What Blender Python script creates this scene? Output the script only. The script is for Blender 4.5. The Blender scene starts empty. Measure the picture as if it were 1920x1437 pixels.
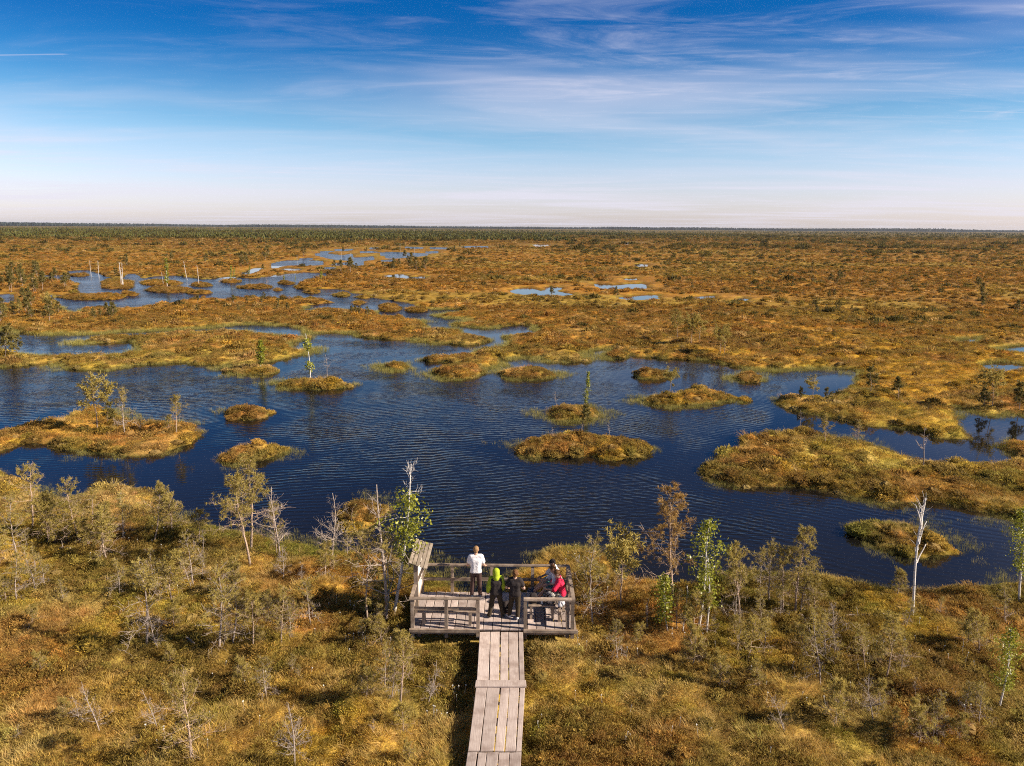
import bpy, math, random
import numpy as np
from mathutils import Vector, Matrix, Euler

R = math.radians
scene = bpy.context.scene
COL = scene.collection

# ------------------------------------------------------------------ camera
FPX, PW, PH = 1400.0, 1920, 1437          # focal length in photo pixels, photo size
PITCH = math.atan((PH / 2 - 427) / FPX)
ROLL = R(0.39)
CAMZ = 12.75
cp, sp = math.cos(PITCH), math.sin(PITCH)
cr, sr = math.cos(ROLL), math.sin(ROLL)
cam_data = bpy.data.cameras.new('camera')
cam = bpy.data.objects.new('camera', cam_data)
COL.objects.link(cam)
cam_data.sensor_fit = 'HORIZONTAL'
cam_data.sensor_width = 36.0
cam_data.lens = 36.0 * FPX / PW
cam_data.clip_start = 0.1
cam_data.clip_end = 60000.0
_fw = Vector((0, cp, -sp)); _dn = Vector((0, -sp, -cp)); _x = Vector((1, 0, 0))
_right = cr * _x - sr * _dn
_down = sr * _x + cr * _dn
m3 = Matrix((_right, -_down, -_fw)).transposed()
cam.matrix_world = Matrix.Translation((0, 0, CAMZ)) @ m3.to_4x4()
scene.camera = cam

# ------------------------------------------------------------------ light
SUN_EL = R(31.0)
SUN_AZ = math.atan2(0.98, -0.20)          # clockwise from +Y: the sun stands to the right and a little behind
sun_dir = Vector((math.cos(SUN_EL) * math.sin(SUN_AZ), math.cos(SUN_EL) * math.cos(SUN_AZ), math.sin(SUN_EL)))
sun_data = bpy.data.lights.new('sun', 'SUN')
sun_data.energy = 5.0
sun_data.angle = R(0.53)
sun_data.color = (1.0, 0.87, 0.70)
sun = bpy.data.objects.new('sun', sun_data)
sun.rotation_euler = sun_dir.to_track_quat('Z', 'Y').to_euler()
COL.objects.link(sun)

world = bpy.data.worlds.new('World')
scene.world = world
world.use_nodes = True


class NT:
    """small helper for wiring node trees"""
    def __init__(self, tree):
        self.t = tree
        self.n = tree.nodes
        self.n.clear()

    def new(self, typ, _props=None, **ins):
        n = self.n.new(typ)
        if _props:
            for k, v in _props.items():
                setattr(n, k, v)
        for k, v in ins.items():
            self.set(n, k, v)
        return n

    def set(self, n, k, v):
        s = None
        if k.startswith('i') and k[1:].isdigit():
            s = n.inputs[int(k[1:])]
        else:
            for q in n.inputs:
                if q.name.replace(' ', '_') == k:
                    s = q
                    break
        if isinstance(v, bpy.types.NodeSocket):
            self.t.links.new(v, s)
        elif isinstance(v, bpy.types.Node):
            self.t.links.new(v.outputs[0], s)
        else:
            s.default_value = v

    def math(self, op, a, b=None, c=None, clamp=False):
        n = self.new('ShaderNodeMath', {'operation': op, 'use_clamp': clamp})
        self.set(n, 'i0', a)
        if b is not None:
            self.set(n, 'i1', b)
        if c is not None:
            self.set(n, 'i2', c)
        return n.outputs[0]

    def mix(self, f, a, b, blend='MIX'):
        n = self.new('ShaderNodeMix', {'data_type': 'RGBA', 'blend_type': blend})
        self.set(n, 'i0', f)
        self.set(n, 'i6', a)
        self.set(n, 'i7', b)
        return n.outputs[2]

    def ramp(self, f, lo, hi, smooth=True):
        n = self.new('ShaderNodeMapRange', {'interpolation_type': 'SMOOTHSTEP' if smooth else 'LINEAR'})
        self.set(n, 'Value', f)
        self.set(n, 'From_Min', lo)
        self.set(n, 'From_Max', hi)
        return n.outputs[0]

    def noise(self, vec, scale, detail=3.0, rough=0.5, dist=0.0):
        n = self.new('ShaderNodeTexNoise', None, Vector=vec, Scale=scale, Detail=detail, Roughness=rough, Distortion=dist)
        return n.outputs[0]


OFF1, OFF2 = (11.1, 3.7), (5.8, 6.2)      # where the cirrus streaks lie


def build_world():
    w = NT(world.node_tree)
    out = w.new('ShaderNodeOutputWorld')
    bg = w.new('ShaderNodeBackground')
    w.t.links.new(bg.outputs[0], out.inputs[0])
    sky = w.new('ShaderNodeTexSky', {'sky_type': 'NISHITA', 'sun_disc': False, 'sun_elevation': SUN_EL,
                                     'sun_rotation': SUN_AZ, 'altitude': 20.0, 'air_density': 1.0,
                                     'dust_density': 0.6, 'ozone_density': 2.0})
    tc = w.new('ShaderNodeTexCoord')
    sep = w.new('ShaderNodeSeparateXYZ')
    w.t.links.new(tc.outputs['Generated'], sep.inputs[0])
    x, y, z = sep.outputs
    zc = w.math('MAXIMUM', z, 0.0)
    # clear sky: the Nishita colours, deepened with height inside the frame, as a polarised, contrasty photograph shows them
    deep = w.ramp(zc, 0.015, 0.235)
    hs = w.new('ShaderNodeHueSaturation', None, Hue=0.5, Saturation=1.45, Value=1.0, Fac=1.0, Color=sky.outputs[0])
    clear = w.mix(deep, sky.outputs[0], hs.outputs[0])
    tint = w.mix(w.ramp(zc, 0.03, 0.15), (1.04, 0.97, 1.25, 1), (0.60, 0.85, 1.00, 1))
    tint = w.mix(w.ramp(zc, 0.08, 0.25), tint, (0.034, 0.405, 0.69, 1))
    tint = w.mix(w.ramp(zc, 0.26, 0.60), tint, (0.145, 0.19, 0.23, 1))  # unseen sky above the frame: greyed and dimmed for less blue shadows, darker water
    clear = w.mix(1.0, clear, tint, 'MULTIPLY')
    # cirrus: a veil laid out on a high plane
    den = w.math('ADD', zc, 0.03)
    px = w.math('DIVIDE', x, den)
    py = w.math('DIVIDE', y, den)
    comb = w.new('ShaderNodeCombineXYZ', None, X=w.math('MULTIPLY', px, -1.0), Y=py, Z=0.0)
    mp = w.new('ShaderNodeMapping', None, Vector=comb.outputs[0], Location=(OFF1[0], OFF1[1], 0), Rotation=(0, 0, R(6)), Scale=(0.19, 0.40, 1.0))
    n1 = w.noise(mp.outputs[0], 1.1, 4.0, 0.58, 0.6)
    mp2 = w.new('ShaderNodeMapping', None, Vector=comb.outputs[0], Location=(OFF2[0], OFF2[1], 0), Rotation=(0, 0, R(-14)), Scale=(0.42, 1.05, 1.0))
    n2 = w.noise(mp2.outputs[0], 2.0, 6.0, 0.68, 1.2)
    mp3 = w.new('ShaderNodeMapping', None, Vector=comb.outputs[0], Location=(7.3, 0.4, 0), Scale=(0.13, 0.14, 1.0))
    n3 = w.noise(mp3.outputs[0], 1.0, 1.0, 0.5, 0.0)
    c1 = w.ramp(n1, 0.45, 0.74)
    c2 = w.ramp(n2, 0.44, 0.84)
    c3 = w.ramp(n3, 0.28, 0.60)
    cl = w.math('MULTIPLY', w.math('ADD', w.math('MULTIPLY', c1, 0.62), w.math('MULTIPLY', c2, 0.62)), w.math('ADD', w.math('MULTIPLY', c3, 0.75), 0.25))
    # thin milky veil, thicker low down where one looks through more of it
    veil = w.math('MULTIPLY', w.math('SUBTRACT', 1.0, w.ramp(zc, 0.03, 0.27)), 0.50)
    cl = w.math('ADD', cl, w.math('MULTIPLY', veil, w.ramp(n1, 0.25, 0.75)), clamp=True)
    # three straight vapour trails
    for (a, b, c, wd, x0, x1, k) in ((0.02, 1.0, 4.05, 0.010, -9.0, -2.28, 0.40), (-0.03, 1.0, 5.35, 0.010, 3.05, 9.0, 0.35), (0.22, 1.0, 4.25, 0.010, 0.55, 1.25, 0.10)):
        d = w.math('ABSOLUTE', w.math('SUBTRACT', w.math('ADD', w.math('MULTIPLY', px, a), w.math('MULTIPLY', py, b)), c))
        band = w.math('SUBTRACT', 1.0, w.ramp(d, wd * 0.3, wd * 2.0))
        lim = w.math('MULTIPLY', w.ramp(px, x0, x0 + 0.05), w.math('SUBTRACT', 1.0, w.ramp(px, x1 - 0.05, x1)))
        cl = w.math('ADD', cl, w.math('MULTIPLY', w.math('MULTIPLY', band, lim), k), clamp=True)
    cl = w.math('MULTIPLY', cl, 0.66)
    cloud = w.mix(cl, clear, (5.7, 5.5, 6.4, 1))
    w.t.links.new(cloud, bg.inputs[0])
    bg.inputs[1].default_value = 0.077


build_world()
world.cycles.sampling_method = 'NONE'
vs = scene.view_settings
vs.view_transform = 'Standard'
vs.look = 'None'
vs.exposure = 0.92
vs.gamma = 1.0
vs.use_curve_mapping = False
scene.cycles.filter_width = 1.1
scene.cycles.max_bounces = 6
scene.cycles.diffuse_bounces = 2
scene.cycles.glossy_bounces = 3
scene.cycles.transmission_bounces = 3
scene.cycles.transparent_max_bounces = 4
scene.cycles.caustics_reflective = False
scene.cycles.caustics_refractive = False
scene.cycles.use_adaptive_sampling = True
scene.cycles.adaptive_threshold = 0.02
scene.cycles.use_denoising = False
scene.cycles.sample_clamp_indirect = 4.0
scene.cycles.sample_clamp_direct = 4.0

# ------------------------------------------------------------------ helpers
def ray_dir(px, py):
    u = np.asarray(px, float) - PW / 2
    v = np.asarray(py, float) - PH / 2
    u, v = u * cr + v * sr, -u * sr + v * cr
    return u, FPX * cp - v * sp, -FPX * sp - v * cp


def ground_at(px, py, z=0.0):
    """point of the level z that the photograph shows at a pixel"""
    dx, dy, dz = ray_dir(px, py)
    t = (z - CAMZ) / dz
    return dx * t, dy * t


def height_at(px, py, y):
    """height (and x) of a point seen at a pixel, standing at distance y"""
    dx, dy, dz = ray_dir(px, py)
    t = y / dy
    return float(dx * t), float(CAMZ + dz * t)


def _hash(ix, iy, seed):
    h = (ix.astype(np.int64) * 374761393 + iy.astype(np.int64) * 668265263 + seed * 982451653) & 0xFFFFFFFF
    h = ((h ^ (h >> 13)) * 1274126177) & 0xFFFFFFFF
    h = h ^ (h >> 16)
    return (h & 0xFFFF) / 65535.0


def vnoise(x, y, seed=0):
    ix = np.floor(x); iy = np.floor(y)
    fx = x - ix; fy = y - iy
    fx = fx * fx * fx * (fx * (fx * 6 - 15) + 10)
    fy = fy * fy * fy * (fy * (fy * 6 - 15) + 10)
    ix = ix.astype(np.int64); iy = iy.astype(np.int64)
    a = _hash(ix, iy, seed); b = _hash(ix + 1, iy, seed)
    c = _hash(ix, iy + 1, seed); d = _hash(ix + 1, iy + 1, seed)
    return (a + (b - a) * fx) * (1 - fy) + (c + (d - c) * fx) * fy


def fbm(x, y, seed=0, oct=3):
    s = 0; a = 1.0; t = 0
    for o in range(oct):
        ang = 0.6 * o + 0.3
        c, q = math.cos(ang), math.sin(ang)
        s = s + a * vnoise((x * c - y * q) * 2 ** o + 17.3 * o, (x * q + y * c) * 2 ** o + 5.1 * o, seed + o)
        t += a; a *= 0.5
    return s / t


def sstep(a, b, x):
    t = np.clip((x - a) / (b - a), 0, 1)
    return t * t * (3 - 2 * t)


def lerp3(a, b, f):
    return a + (np.asarray(b, float) - a) * f[..., None]


def mesh_np(name, co, tris=None, quads=None, smooth=True, mats=(), attrs=None, mat_idx=None):
    me = bpy.data.meshes.new(name)
    co = np.asarray(co, np.float32)
    nt = 0 if tris is None else len(tris)
    nq = 0 if quads is None else len(quads)
    me.vertices.add(len(co))
    me.vertices.foreach_set('co', co.ravel())
    if nt + nq:
        loops = []
        if nt: loops.append(np.asarray(tris, np.int32).ravel())
        if nq: loops.append(np.asarray(quads, np.int32).ravel())
        loops = np.concatenate(loops)
        me.loops.add(len(loops))
        me.loops.foreach_set('vertex_index', loops)
        tot = np.concatenate([np.full(nt, 3, np.int32), np.full(nq, 4, np.int32)])
        st = np.concatenate([[0], np.cumsum(tot)[:-1]]).astype(np.int32)
        me.polygons.add(nt + nq)
        me.polygons.foreach_set('loop_start', st)
        me.polygons.foreach_set('use_smooth', np.full(nt + nq, smooth, bool))
        if mat_idx is not None:
            me.polygons.foreach_set('material_index', np.asarray(mat_idx, np.int32))
    for m in mats:
        me.materials.append(m)
    if attrs:
        for k, (typ, arr) in attrs.items():
            a = me.attributes.new(k, typ, 'POINT')
            arr = np.asarray(arr)
            if typ == 'FLOAT_COLOR':
                if arr.shape[1] == 3:
                    arr = np.concatenate([arr, np.ones((len(arr), 1))], 1)
                a.data.foreach_set('color', arr.astype(np.float32).ravel())
            elif typ == 'FLOAT_VECTOR':
                a.data.foreach_set('vector', arr.astype(np.float32).ravel())
            elif typ == 'INT':
                a.data.foreach_set('value', arr.astype(np.int32).ravel())
            else:
                a.data.foreach_set('value', arr.astype(np.float32).ravel())
    me.update(calc_edges=True)
    return me


def link(name, data, parent=None, loc=None, rot=None):
    o = bpy.data.objects.new(name, data)
    COL.objects.link(o)
    if parent is not None:
        o.parent = parent
    if loc is not None:
        o.location = loc
    if rot is not None:
        o.rotation_euler = rot
    return o


def tag(o, label=None, cat=None, group=None, kind=None):
    if label: o['label'] = label
    if cat: o['category'] = cat
    if group: o['group'] = group
    if kind: o['kind'] = kind
    return o


class MB:
    """collects shapes into one mesh"""
    def __init__(self):
        self.v = []; self.q = []; self.t = []; self.n = 0; self.a = []

    def add(self, co, quads=(), tris=(), shade=1.0):
        co = np.asarray(co, float)
        if len(quads): self.q.append(np.asarray(quads, int) + self.n)
        if len(tris): self.t.append(np.asarray(tris, int) + self.n)
        self.v.append(co)
        self.a.append(np.full(len(co), shade) if np.isscalar(shade) else np.asarray(shade))
        self.n += len(co)

    def box(self, lo, hi, jit=0.0, rng=None):
        x0, y0, z0 = lo; x1, y1, z1 = hi
        co = np.array([(x0, y0, z0), (x1, y0, z0), (x1, y1, z0), (x0, y1, z0), (x0, y0, z1), (x1, y0, z1), (x1, y1, z1), (x0, y1, z1)], float)
        if jit:
            co += rng.uniform(-jit, jit, co.shape)
        self.add(co, [(0, 3, 2, 1), (4, 5, 6, 7), (0, 1, 5, 4), (1, 2, 6, 5), (2, 3, 7, 6), (3, 0, 4, 7)])

    def beam(self, p, q, w, h, up=(0, 0, 1), jit=0.0, rng=None):
        p = np.asarray(p, float); q = np.asarray(q, float)
        d = q - p; d /= np.linalg.norm(d)
        s = np.cross(d, up); s /= np.linalg.norm(s)
        u = np.cross(s, d)
        co = []
        for c in (p, q):
            for a, b in ((-1, -1), (1, -1), (1, 1), (-1, 1)):
                co.append(c + s * a * w / 2 + u * b * h / 2)
        co = np.array(co)
        if jit:
            co += rng.uniform(-jit, jit, co.shape)
        self.add(co, [(0, 1, 2, 3), (7, 6, 5, 4), (0, 4, 5, 1), (1, 5, 6, 2), (2, 6, 7, 3), (3, 7, 4, 0)])

    def tube(self, pts, rad, n=6, cap=True, shade=1.0):
        pts = np.asarray(pts, float); rad = np.asarray(rad, float)
        k = len(pts)
        d = np.gradient(pts, axis=0)
        d /= np.maximum(np.linalg.norm(d, axis=1, keepdims=True), 1e-9)
        ref = np.array([1.0, 0, 0]) if abs(d[0][0]) < 0.9 else np.array([0, 1.0, 0])
        s = np.cross(d, ref); s /= np.maximum(np.linalg.norm(s, axis=1, keepdims=True), 1e-9)
        u = np.cross(d, s)
        ang = np.linspace(0, 2 * math.pi, n, endpoint=False)
        co = (pts[:, None, :] + rad[:, None, None] * (np.cos(ang)[None, :, None] * s[:, None, :] + np.sin(ang)[None, :, None] * u[:, None, :])).reshape(-1, 3)
        i = np.arange(k - 1)[:, None] * n; j = np.arange(n)[None, :]; j2 = (j + 1) % n
        quads = np.stack([i + j, i + j2, i + n + j2, i + n + j], -1).reshape(-1, 4)
        tris = []
        if cap:
            co = np.concatenate([co, pts[-1:]])
            tris = [((k - 1) * n + a, (k - 1) * n + (a + 1) % n, k * n) for a in range(n)]
        self.add(co, quads, tris, shade)

    def mesh(self, name, mat, smooth=False, with_shade=False):
        co = np.concatenate(self.v)
        q = np.concatenate(self.q) if self.q else None
        t = np.concatenate(self.t) if self.t else None
        at = {'shade': ('FLOAT', np.concatenate(self.a))} if with_shade else None
        return mesh_np(name, co, t, q, smooth, (mat,), at)


# ------------------------------------------------------------------ materials
def new_mat(name):
    m = bpy.data.materials.new(name)
    m.use_nodes = True
    nt = NT(m.node_tree)
    out = nt.new('ShaderNodeOutputMaterial')
    return m, nt, out


def bsdf(nt, out, color, rough=0.9, spec=0.2, normal=None, translucent=0.0):
    b = nt.new('ShaderNodeBsdfPrincipled')
    nt.set(b, 'Base_Color', color)
    nt.set(b, 'Roughness', rough)
    nt.set(b, 'Specular_IOR_Level', spec)
    if normal is not None:
        nt.set(b, 'Normal', normal)
    sh = b.outputs[0]
    if translucent:
        tr = nt.new('ShaderNodeBsdfTranslucent')
        nt.set(tr, 'Color', color)
        mx = nt.new('ShaderNodeMixShader')
        nt.set(mx, 'i0', translucent)
        nt.t.links.new(b.outputs[0], mx.inputs[1])
        nt.t.links.new(tr.outputs[0], mx.inputs[2])
        sh = mx.outputs[0]
    nt.t.links.new(sh, out.inputs[0])
    return b


def mat_ground():
    m, nt, out = new_mat('bog moss and heath')
    at = nt.new('ShaderNodeAttribute', {'attribute_name': 'tint'})
    geo = nt.new('ShaderNodeNewGeometry')
    pos = geo.outputs['Position']
    n1 = nt.noise(pos, 9.0, 4.0, 0.65)
    n2 = nt.noise(pos, 1.7, 3.0, 0.6)
    k = nt.math('ADD', nt.math('MULTIPLY', n1, 0.9), nt.math('MULTIPLY', n2, 0.8))
    # hummock-sized mottling of the open bog
    mp = nt.new('ShaderNodeMapping', None, Vector=pos, Scale=(1.0, 0.8, 1.0))
    n3 = nt.ramp(nt.noise(mp.outputs[0], 0.42, 3.0, 0.6), .36, .62)
    sy = nt.new('ShaderNodeSeparateXYZ')
    nt.t.links.new(pos, sy.inputs[0])
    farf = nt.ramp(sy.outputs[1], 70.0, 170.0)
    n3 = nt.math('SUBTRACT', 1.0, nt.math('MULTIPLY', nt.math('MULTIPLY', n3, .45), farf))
    k = nt.math('MULTIPLY', nt.math('ADD', k, 0.15), n3)
    cc = nt.new('ShaderNodeCombineColor', None, Red=k, Green=nt.math('MULTIPLY', k, 0.98), Blue=nt.math('MULTIPLY', k, 0.9))
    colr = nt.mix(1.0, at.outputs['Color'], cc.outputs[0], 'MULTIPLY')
    bp = nt.new('ShaderNodeBump', None, Strength=0.8, Distance=0.06, Height=n1)
    bsdf(nt, out, colr, 0.95, 0.1, bp.outputs[0])
    return m


def mat_cover():
    m, nt, out = new_mat('sedge and heath foliage')
    at = nt.new('ShaderNodeAttribute', {'attribute_name': 'tint', 'attribute_type': 'INSTANCER'})
    sh = nt.new('ShaderNodeAttribute', {'attribute_name': 'shade'})
    colr = nt.new('ShaderNodeVectorMath', {'operation': 'SCALE'})
    nt.t.links.new(at.outputs['Color'], colr.inputs[0])
    nt.t.links.new(sh.outputs['Fac'], colr.inputs[3])
    bsdf(nt, out, colr.outputs[0], 0.85, 0.15, None, 0.38)
    return m


def mat_leaf(name, c1, c2, trans=0.3, rough=0.6, spec=0.3):
    m, nt, out = new_mat(name)
    sh = nt.new('ShaderNodeAttribute', {'attribute_name': 'shade'})
    oi = nt.new('ShaderNodeObjectInfo')
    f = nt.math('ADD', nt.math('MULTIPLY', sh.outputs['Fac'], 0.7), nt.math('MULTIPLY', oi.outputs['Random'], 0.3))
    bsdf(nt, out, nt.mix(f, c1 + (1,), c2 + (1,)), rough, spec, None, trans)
    return m


def mat_bark(name, low, high, z0, z1, scale=18.0):
    m, nt, out = new_mat(name)
    tc = nt.new('ShaderNodeTexCoord')
    sep = nt.new('ShaderNodeSeparateXYZ')
    nt.t.links.new(tc.outputs['Object'], sep.inputs[0])
    n = nt.noise(tc.outputs['Object'], scale, 4.0, 0.7)
    f = nt.ramp(nt.math('ADD', sep.outputs[2], nt.math('MULTIPLY', n, 0.6)), z0, z1)
    c = nt.mix(f, low + (1,), high + (1,))
    c = nt.mix(nt.ramp(n, 0.40, 0.70), nt.mix(0.55, c, (0.06, 0.045, 0.035, 1)), c)
    bp = nt.new('ShaderNodeBump', None, Strength=0.6, Distance=0.02, Height=n)
    bsdf(nt, out, c, 0.9, 0.15, bp.outputs[0])
    return m


def mat_birch():
    m, nt, out = new_mat('birch bark')
    tc = nt.new('ShaderNodeTexCoord')
    mp = nt.new('ShaderNodeMapping', None, Scale=(4.0, 4.0, 14.0))
    nt.t.links.new(tc.outputs['Object'], mp.inputs[0])
    n = nt.noise(mp.outputs[0], 1.2, 4.0, 0.7)
    n2 = nt.noise(tc.outputs['Object'], 3.0, 3.0, 0.6)
    sep = nt.new('ShaderNodeSeparateXYZ')
    nt.t.links.new(tc.outputs['Object'], sep.inputs[0])
    dark = nt.ramp(n, 0.55, 0.66)
    base = nt.math('SUBTRACT', 1.0, nt.ramp(nt.math('ADD', sep.outputs[2], nt.math('MULTIPLY', n2, 0.9)), 0.3, 1.0))
    dark = nt.math('MAXIMUM', dark, nt.math('MULTIPLY', base, nt.ramp(n, 0.38, 0.55)))
    c = nt.mix(nt.math('MULTIPLY', dark, 0.85), nt.mix(n2, (0.62, 0.56, 0.52, 1), (0.80, 0.76, 0.72, 1)), (0.06, 0.05, 0.045, 1))
    bsdf(nt, out, c, 0.7, 0.25)
    return m


def mat_wood(name, c1, c2, dark, grain=(60.0, 3.0, 60.0), rough=0.85, axis_coord='Object'):
    m, nt, out = new_mat(name)
    tc = nt.new('ShaderNodeTexCoord')
    oi = nt.new('ShaderNodeObjectInfo')
    off = nt.new('ShaderNodeVectorMath', {'operation': 'ADD'})
    cb = nt.new('ShaderNodeCombineXYZ', None, X=nt.math('MULTIPLY', oi.outputs['Random'], 37.0), Y=nt.math('MULTIPLY', oi.outputs['Random'], 91.0), Z=0.0)
    nt.t.links.new(tc.outputs[axis_coord], off.inputs[0])
    nt.t.links.new(cb.outputs[0], off.inputs[1])
    mp = nt.new('ShaderNodeMapping', None, Vector=off.outputs[0], Scale=grain)
    n = nt.noise(mp.outputs[0], 1.0, 4.0, 0.65, 0.4)
    n2 = nt.noise(off.outputs[0], 2.3, 3.0, 0.6)
    c = nt.mix(nt.ramp(n, 0.3, 0.7), c1 + (1,), c2 + (1,))
    c = nt.mix(nt.math('MULTIPLY', nt.ramp(n2, 0.42, 0.72), 0.65), c, dark + (1,))
    v = nt.math('ADD', nt.math('MULTIPLY', oi.outputs['Random'], 0.42), 0.70)
    vm = nt.new('ShaderNodeVectorMath', {'operation': 'SCALE'})
    nt.t.links.new(c, vm.inputs[0])
    nt.t.links.new(v, vm.inputs[3])
    bp = nt.new('ShaderNodeBump', None, Strength=0.5, Distance=0.006, Height=n)
    bsdf(nt, out, vm.outputs[0], rough, 0.2, bp.outputs[0])
    return m


def mat_plain(name, c, rough=0.8, var=0.15, scale=25.0, spec=0.2):
    m, nt, out = new_mat(name)
    tc = nt.new('ShaderNodeTexCoord')
    n = nt.noise(tc.outputs['Object'], scale, 3.0, 0.6)
    k = nt.math('ADD', nt.math('MULTIPLY', n, 2 * var), 1.0 - var)
    vm = nt.new('ShaderNodeVectorMath', {'operation': 'SCALE'})
    vm.inputs[0].default_value = c
    nt.t.links.new(k, vm.inputs[3])
    wr = nt.noise(tc.outputs['Object'], 11.0, 2.0, 0.5, 1.5)
    bp = nt.new('ShaderNodeBump', None, Strength=0.5, Distance=0.025, Height=wr)
    bsdf(nt, out, vm.outputs[0], rough, spec, bp.outputs[0])
    return m


def mat_water():
    m, nt, out = new_mat('dark bog water')
    geo = nt.new('ShaderNodeNewGeometry')
    pos = geo.outputs['Position']
    # slow bending of the ripple crests
    warp = nt.new('ShaderNodeTexNoise', None, Vector=pos, Scale=0.045, Detail=1.0)
    wv = nt.new('ShaderNodeVectorMath', {'operation': 'MULTIPLY_ADD'})
    nt.t.links.new(warp.outputs['Color'], wv.inputs[0])
    wv.inputs[1].default_value = (6.0, 6.0, 0.0)
    nt.t.links.new(pos, wv.inputs[2])
    # two wind-driven ripple trains, each ruling its own part of the lake
    zone = nt.noise(pos, 0.035, 1.0, .5)
    sepw = nt.new('ShaderNodeSeparateXYZ')
    nt.t.links.new(pos, sepw.inputs[0])
    zone = nt.ramp(nt.math('ADD', nt.math('MULTIPLY', zone, 0.9), nt.math('MULTIPLY', sepw.outputs[0], 0.022)), .30, .85)
    hs = None
    gust = nt.noise(pos, 0.30, 3.0, .6)
    gust = nt.math('ADD', nt.math('MULTIPLY', nt.ramp(gust, .30, .70), .85), .15)
    for ang, sc, dist, ds, k in ((14, .74, 9.0, .30, 1), (-34, .70, 9.0, .30, 2), (6, 1.45, 8.0, .6, 3)):
        mp = nt.new('ShaderNodeMapping', None, Vector=wv.outputs[0], Rotation=(0, 0, R(90 - ang)))
        wa = nt.new('ShaderNodeTexWave', {'wave_type': 'BANDS', 'bands_direction': 'X', 'wave_profile': 'SIN'}, Vector=mp.outputs[0], Scale=sc, Distortion=dist, Detail=2.5, Detail_Scale=ds, Detail_Roughness=.6)
        kk = nt.math('SUBTRACT', 1.05, zone) if k == 1 else (zone if k == 2 else .30)
        n = nt.math('MULTIPLY', wa.outputs['Fac'], kk)
        hs = n if hs is None else nt.math('ADD', hs, n)
    hs = nt.math('MULTIPLY', hs, gust)
    mpf = nt.new('ShaderNodeMapping', None, Vector=wv.outputs[0], Rotation=(0, 0, R(-12)), Scale=(.45, 1.0, 1.0))
    fine = nt.noise(mpf.outputs[0], 4.2, 2.0, .6)
    hs = nt.math('ADD', hs, nt.math('MULTIPLY', fine, 1.3))
    calm = nt.noise(pos, 0.06, 2.0, 0.5)
    amp = nt.ramp(calm, 0.30, 0.62)
    amp = nt.math('ADD', nt.math('MULTIPLY', amp, 0.75), 0.25)
    at = nt.new('ShaderNodeAttribute', {'attribute_name': 'ripple'})
    amp = nt.math('MULTIPLY', amp, at.outputs['Fac'])
    bp = nt.new('ShaderNodeBump', None, Distance=0.032, Height=hs, Strength=amp)
    rgh = nt.math('ADD', nt.math('MULTIPLY', at.outputs['Fac'], 0.11), 0.02)
    b = bsdf(nt, out, (0.007, 0.0065, 0.006, 1), rgh, 0.5, bp.outputs[0])
    nt.set(b, 'IOR', 1.33)
    return m


M = {}
M['ground'] = mat_ground()
M['cover'] = mat_cover()
M['water'] = mat_water()
M['needle'] = mat_leaf('pine needles', (0.24, 0.185, 0.046), (0.54, 0.425, 0.115), 0.4)
M['needle_orange'] = mat_leaf('fading pine needles', (0.24, 0.145, 0.040), (0.50, 0.31, 0.09), 0.3)
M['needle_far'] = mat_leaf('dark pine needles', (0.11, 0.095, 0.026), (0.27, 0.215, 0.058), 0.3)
M['leaf'] = mat_leaf('birch leaves', (0.15, 0.165, 0.013), (0.44, 0.43, 0.05), 0.3, 0.4, 0.4)
M['bark'] = mat_bark('pine bark', (0.36, 0.28, 0.23), (0.62, 0.45, 0.34), 0.2, 1.4)
M['snag'] = mat_bark('weathered dead wood', (0.36, 0.29, 0.24), (0.54, 0.44, 0.38), 0.0, 1.0)
M['birch'] = mat_birch()
M['deck'] = mat_wood('weathered deck planks', (0.45, 0.36, 0.325), (0.61, 0.51, 0.465), (0.28, 0.20, 0.17))
M['rail'] = mat_wood('weathered rail timber', (0.25, 0.185, 0.14), (0.42, 0.33, 0.26), (0.13, 0.09, 0.07), (6, 6, 6))
M['roofwood'] = mat_wood('mossy roof boards', (0.24, 0.19, 0.145), (0.38, 0.31, 0.25), (0.12, 0.10, 0.05))

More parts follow.
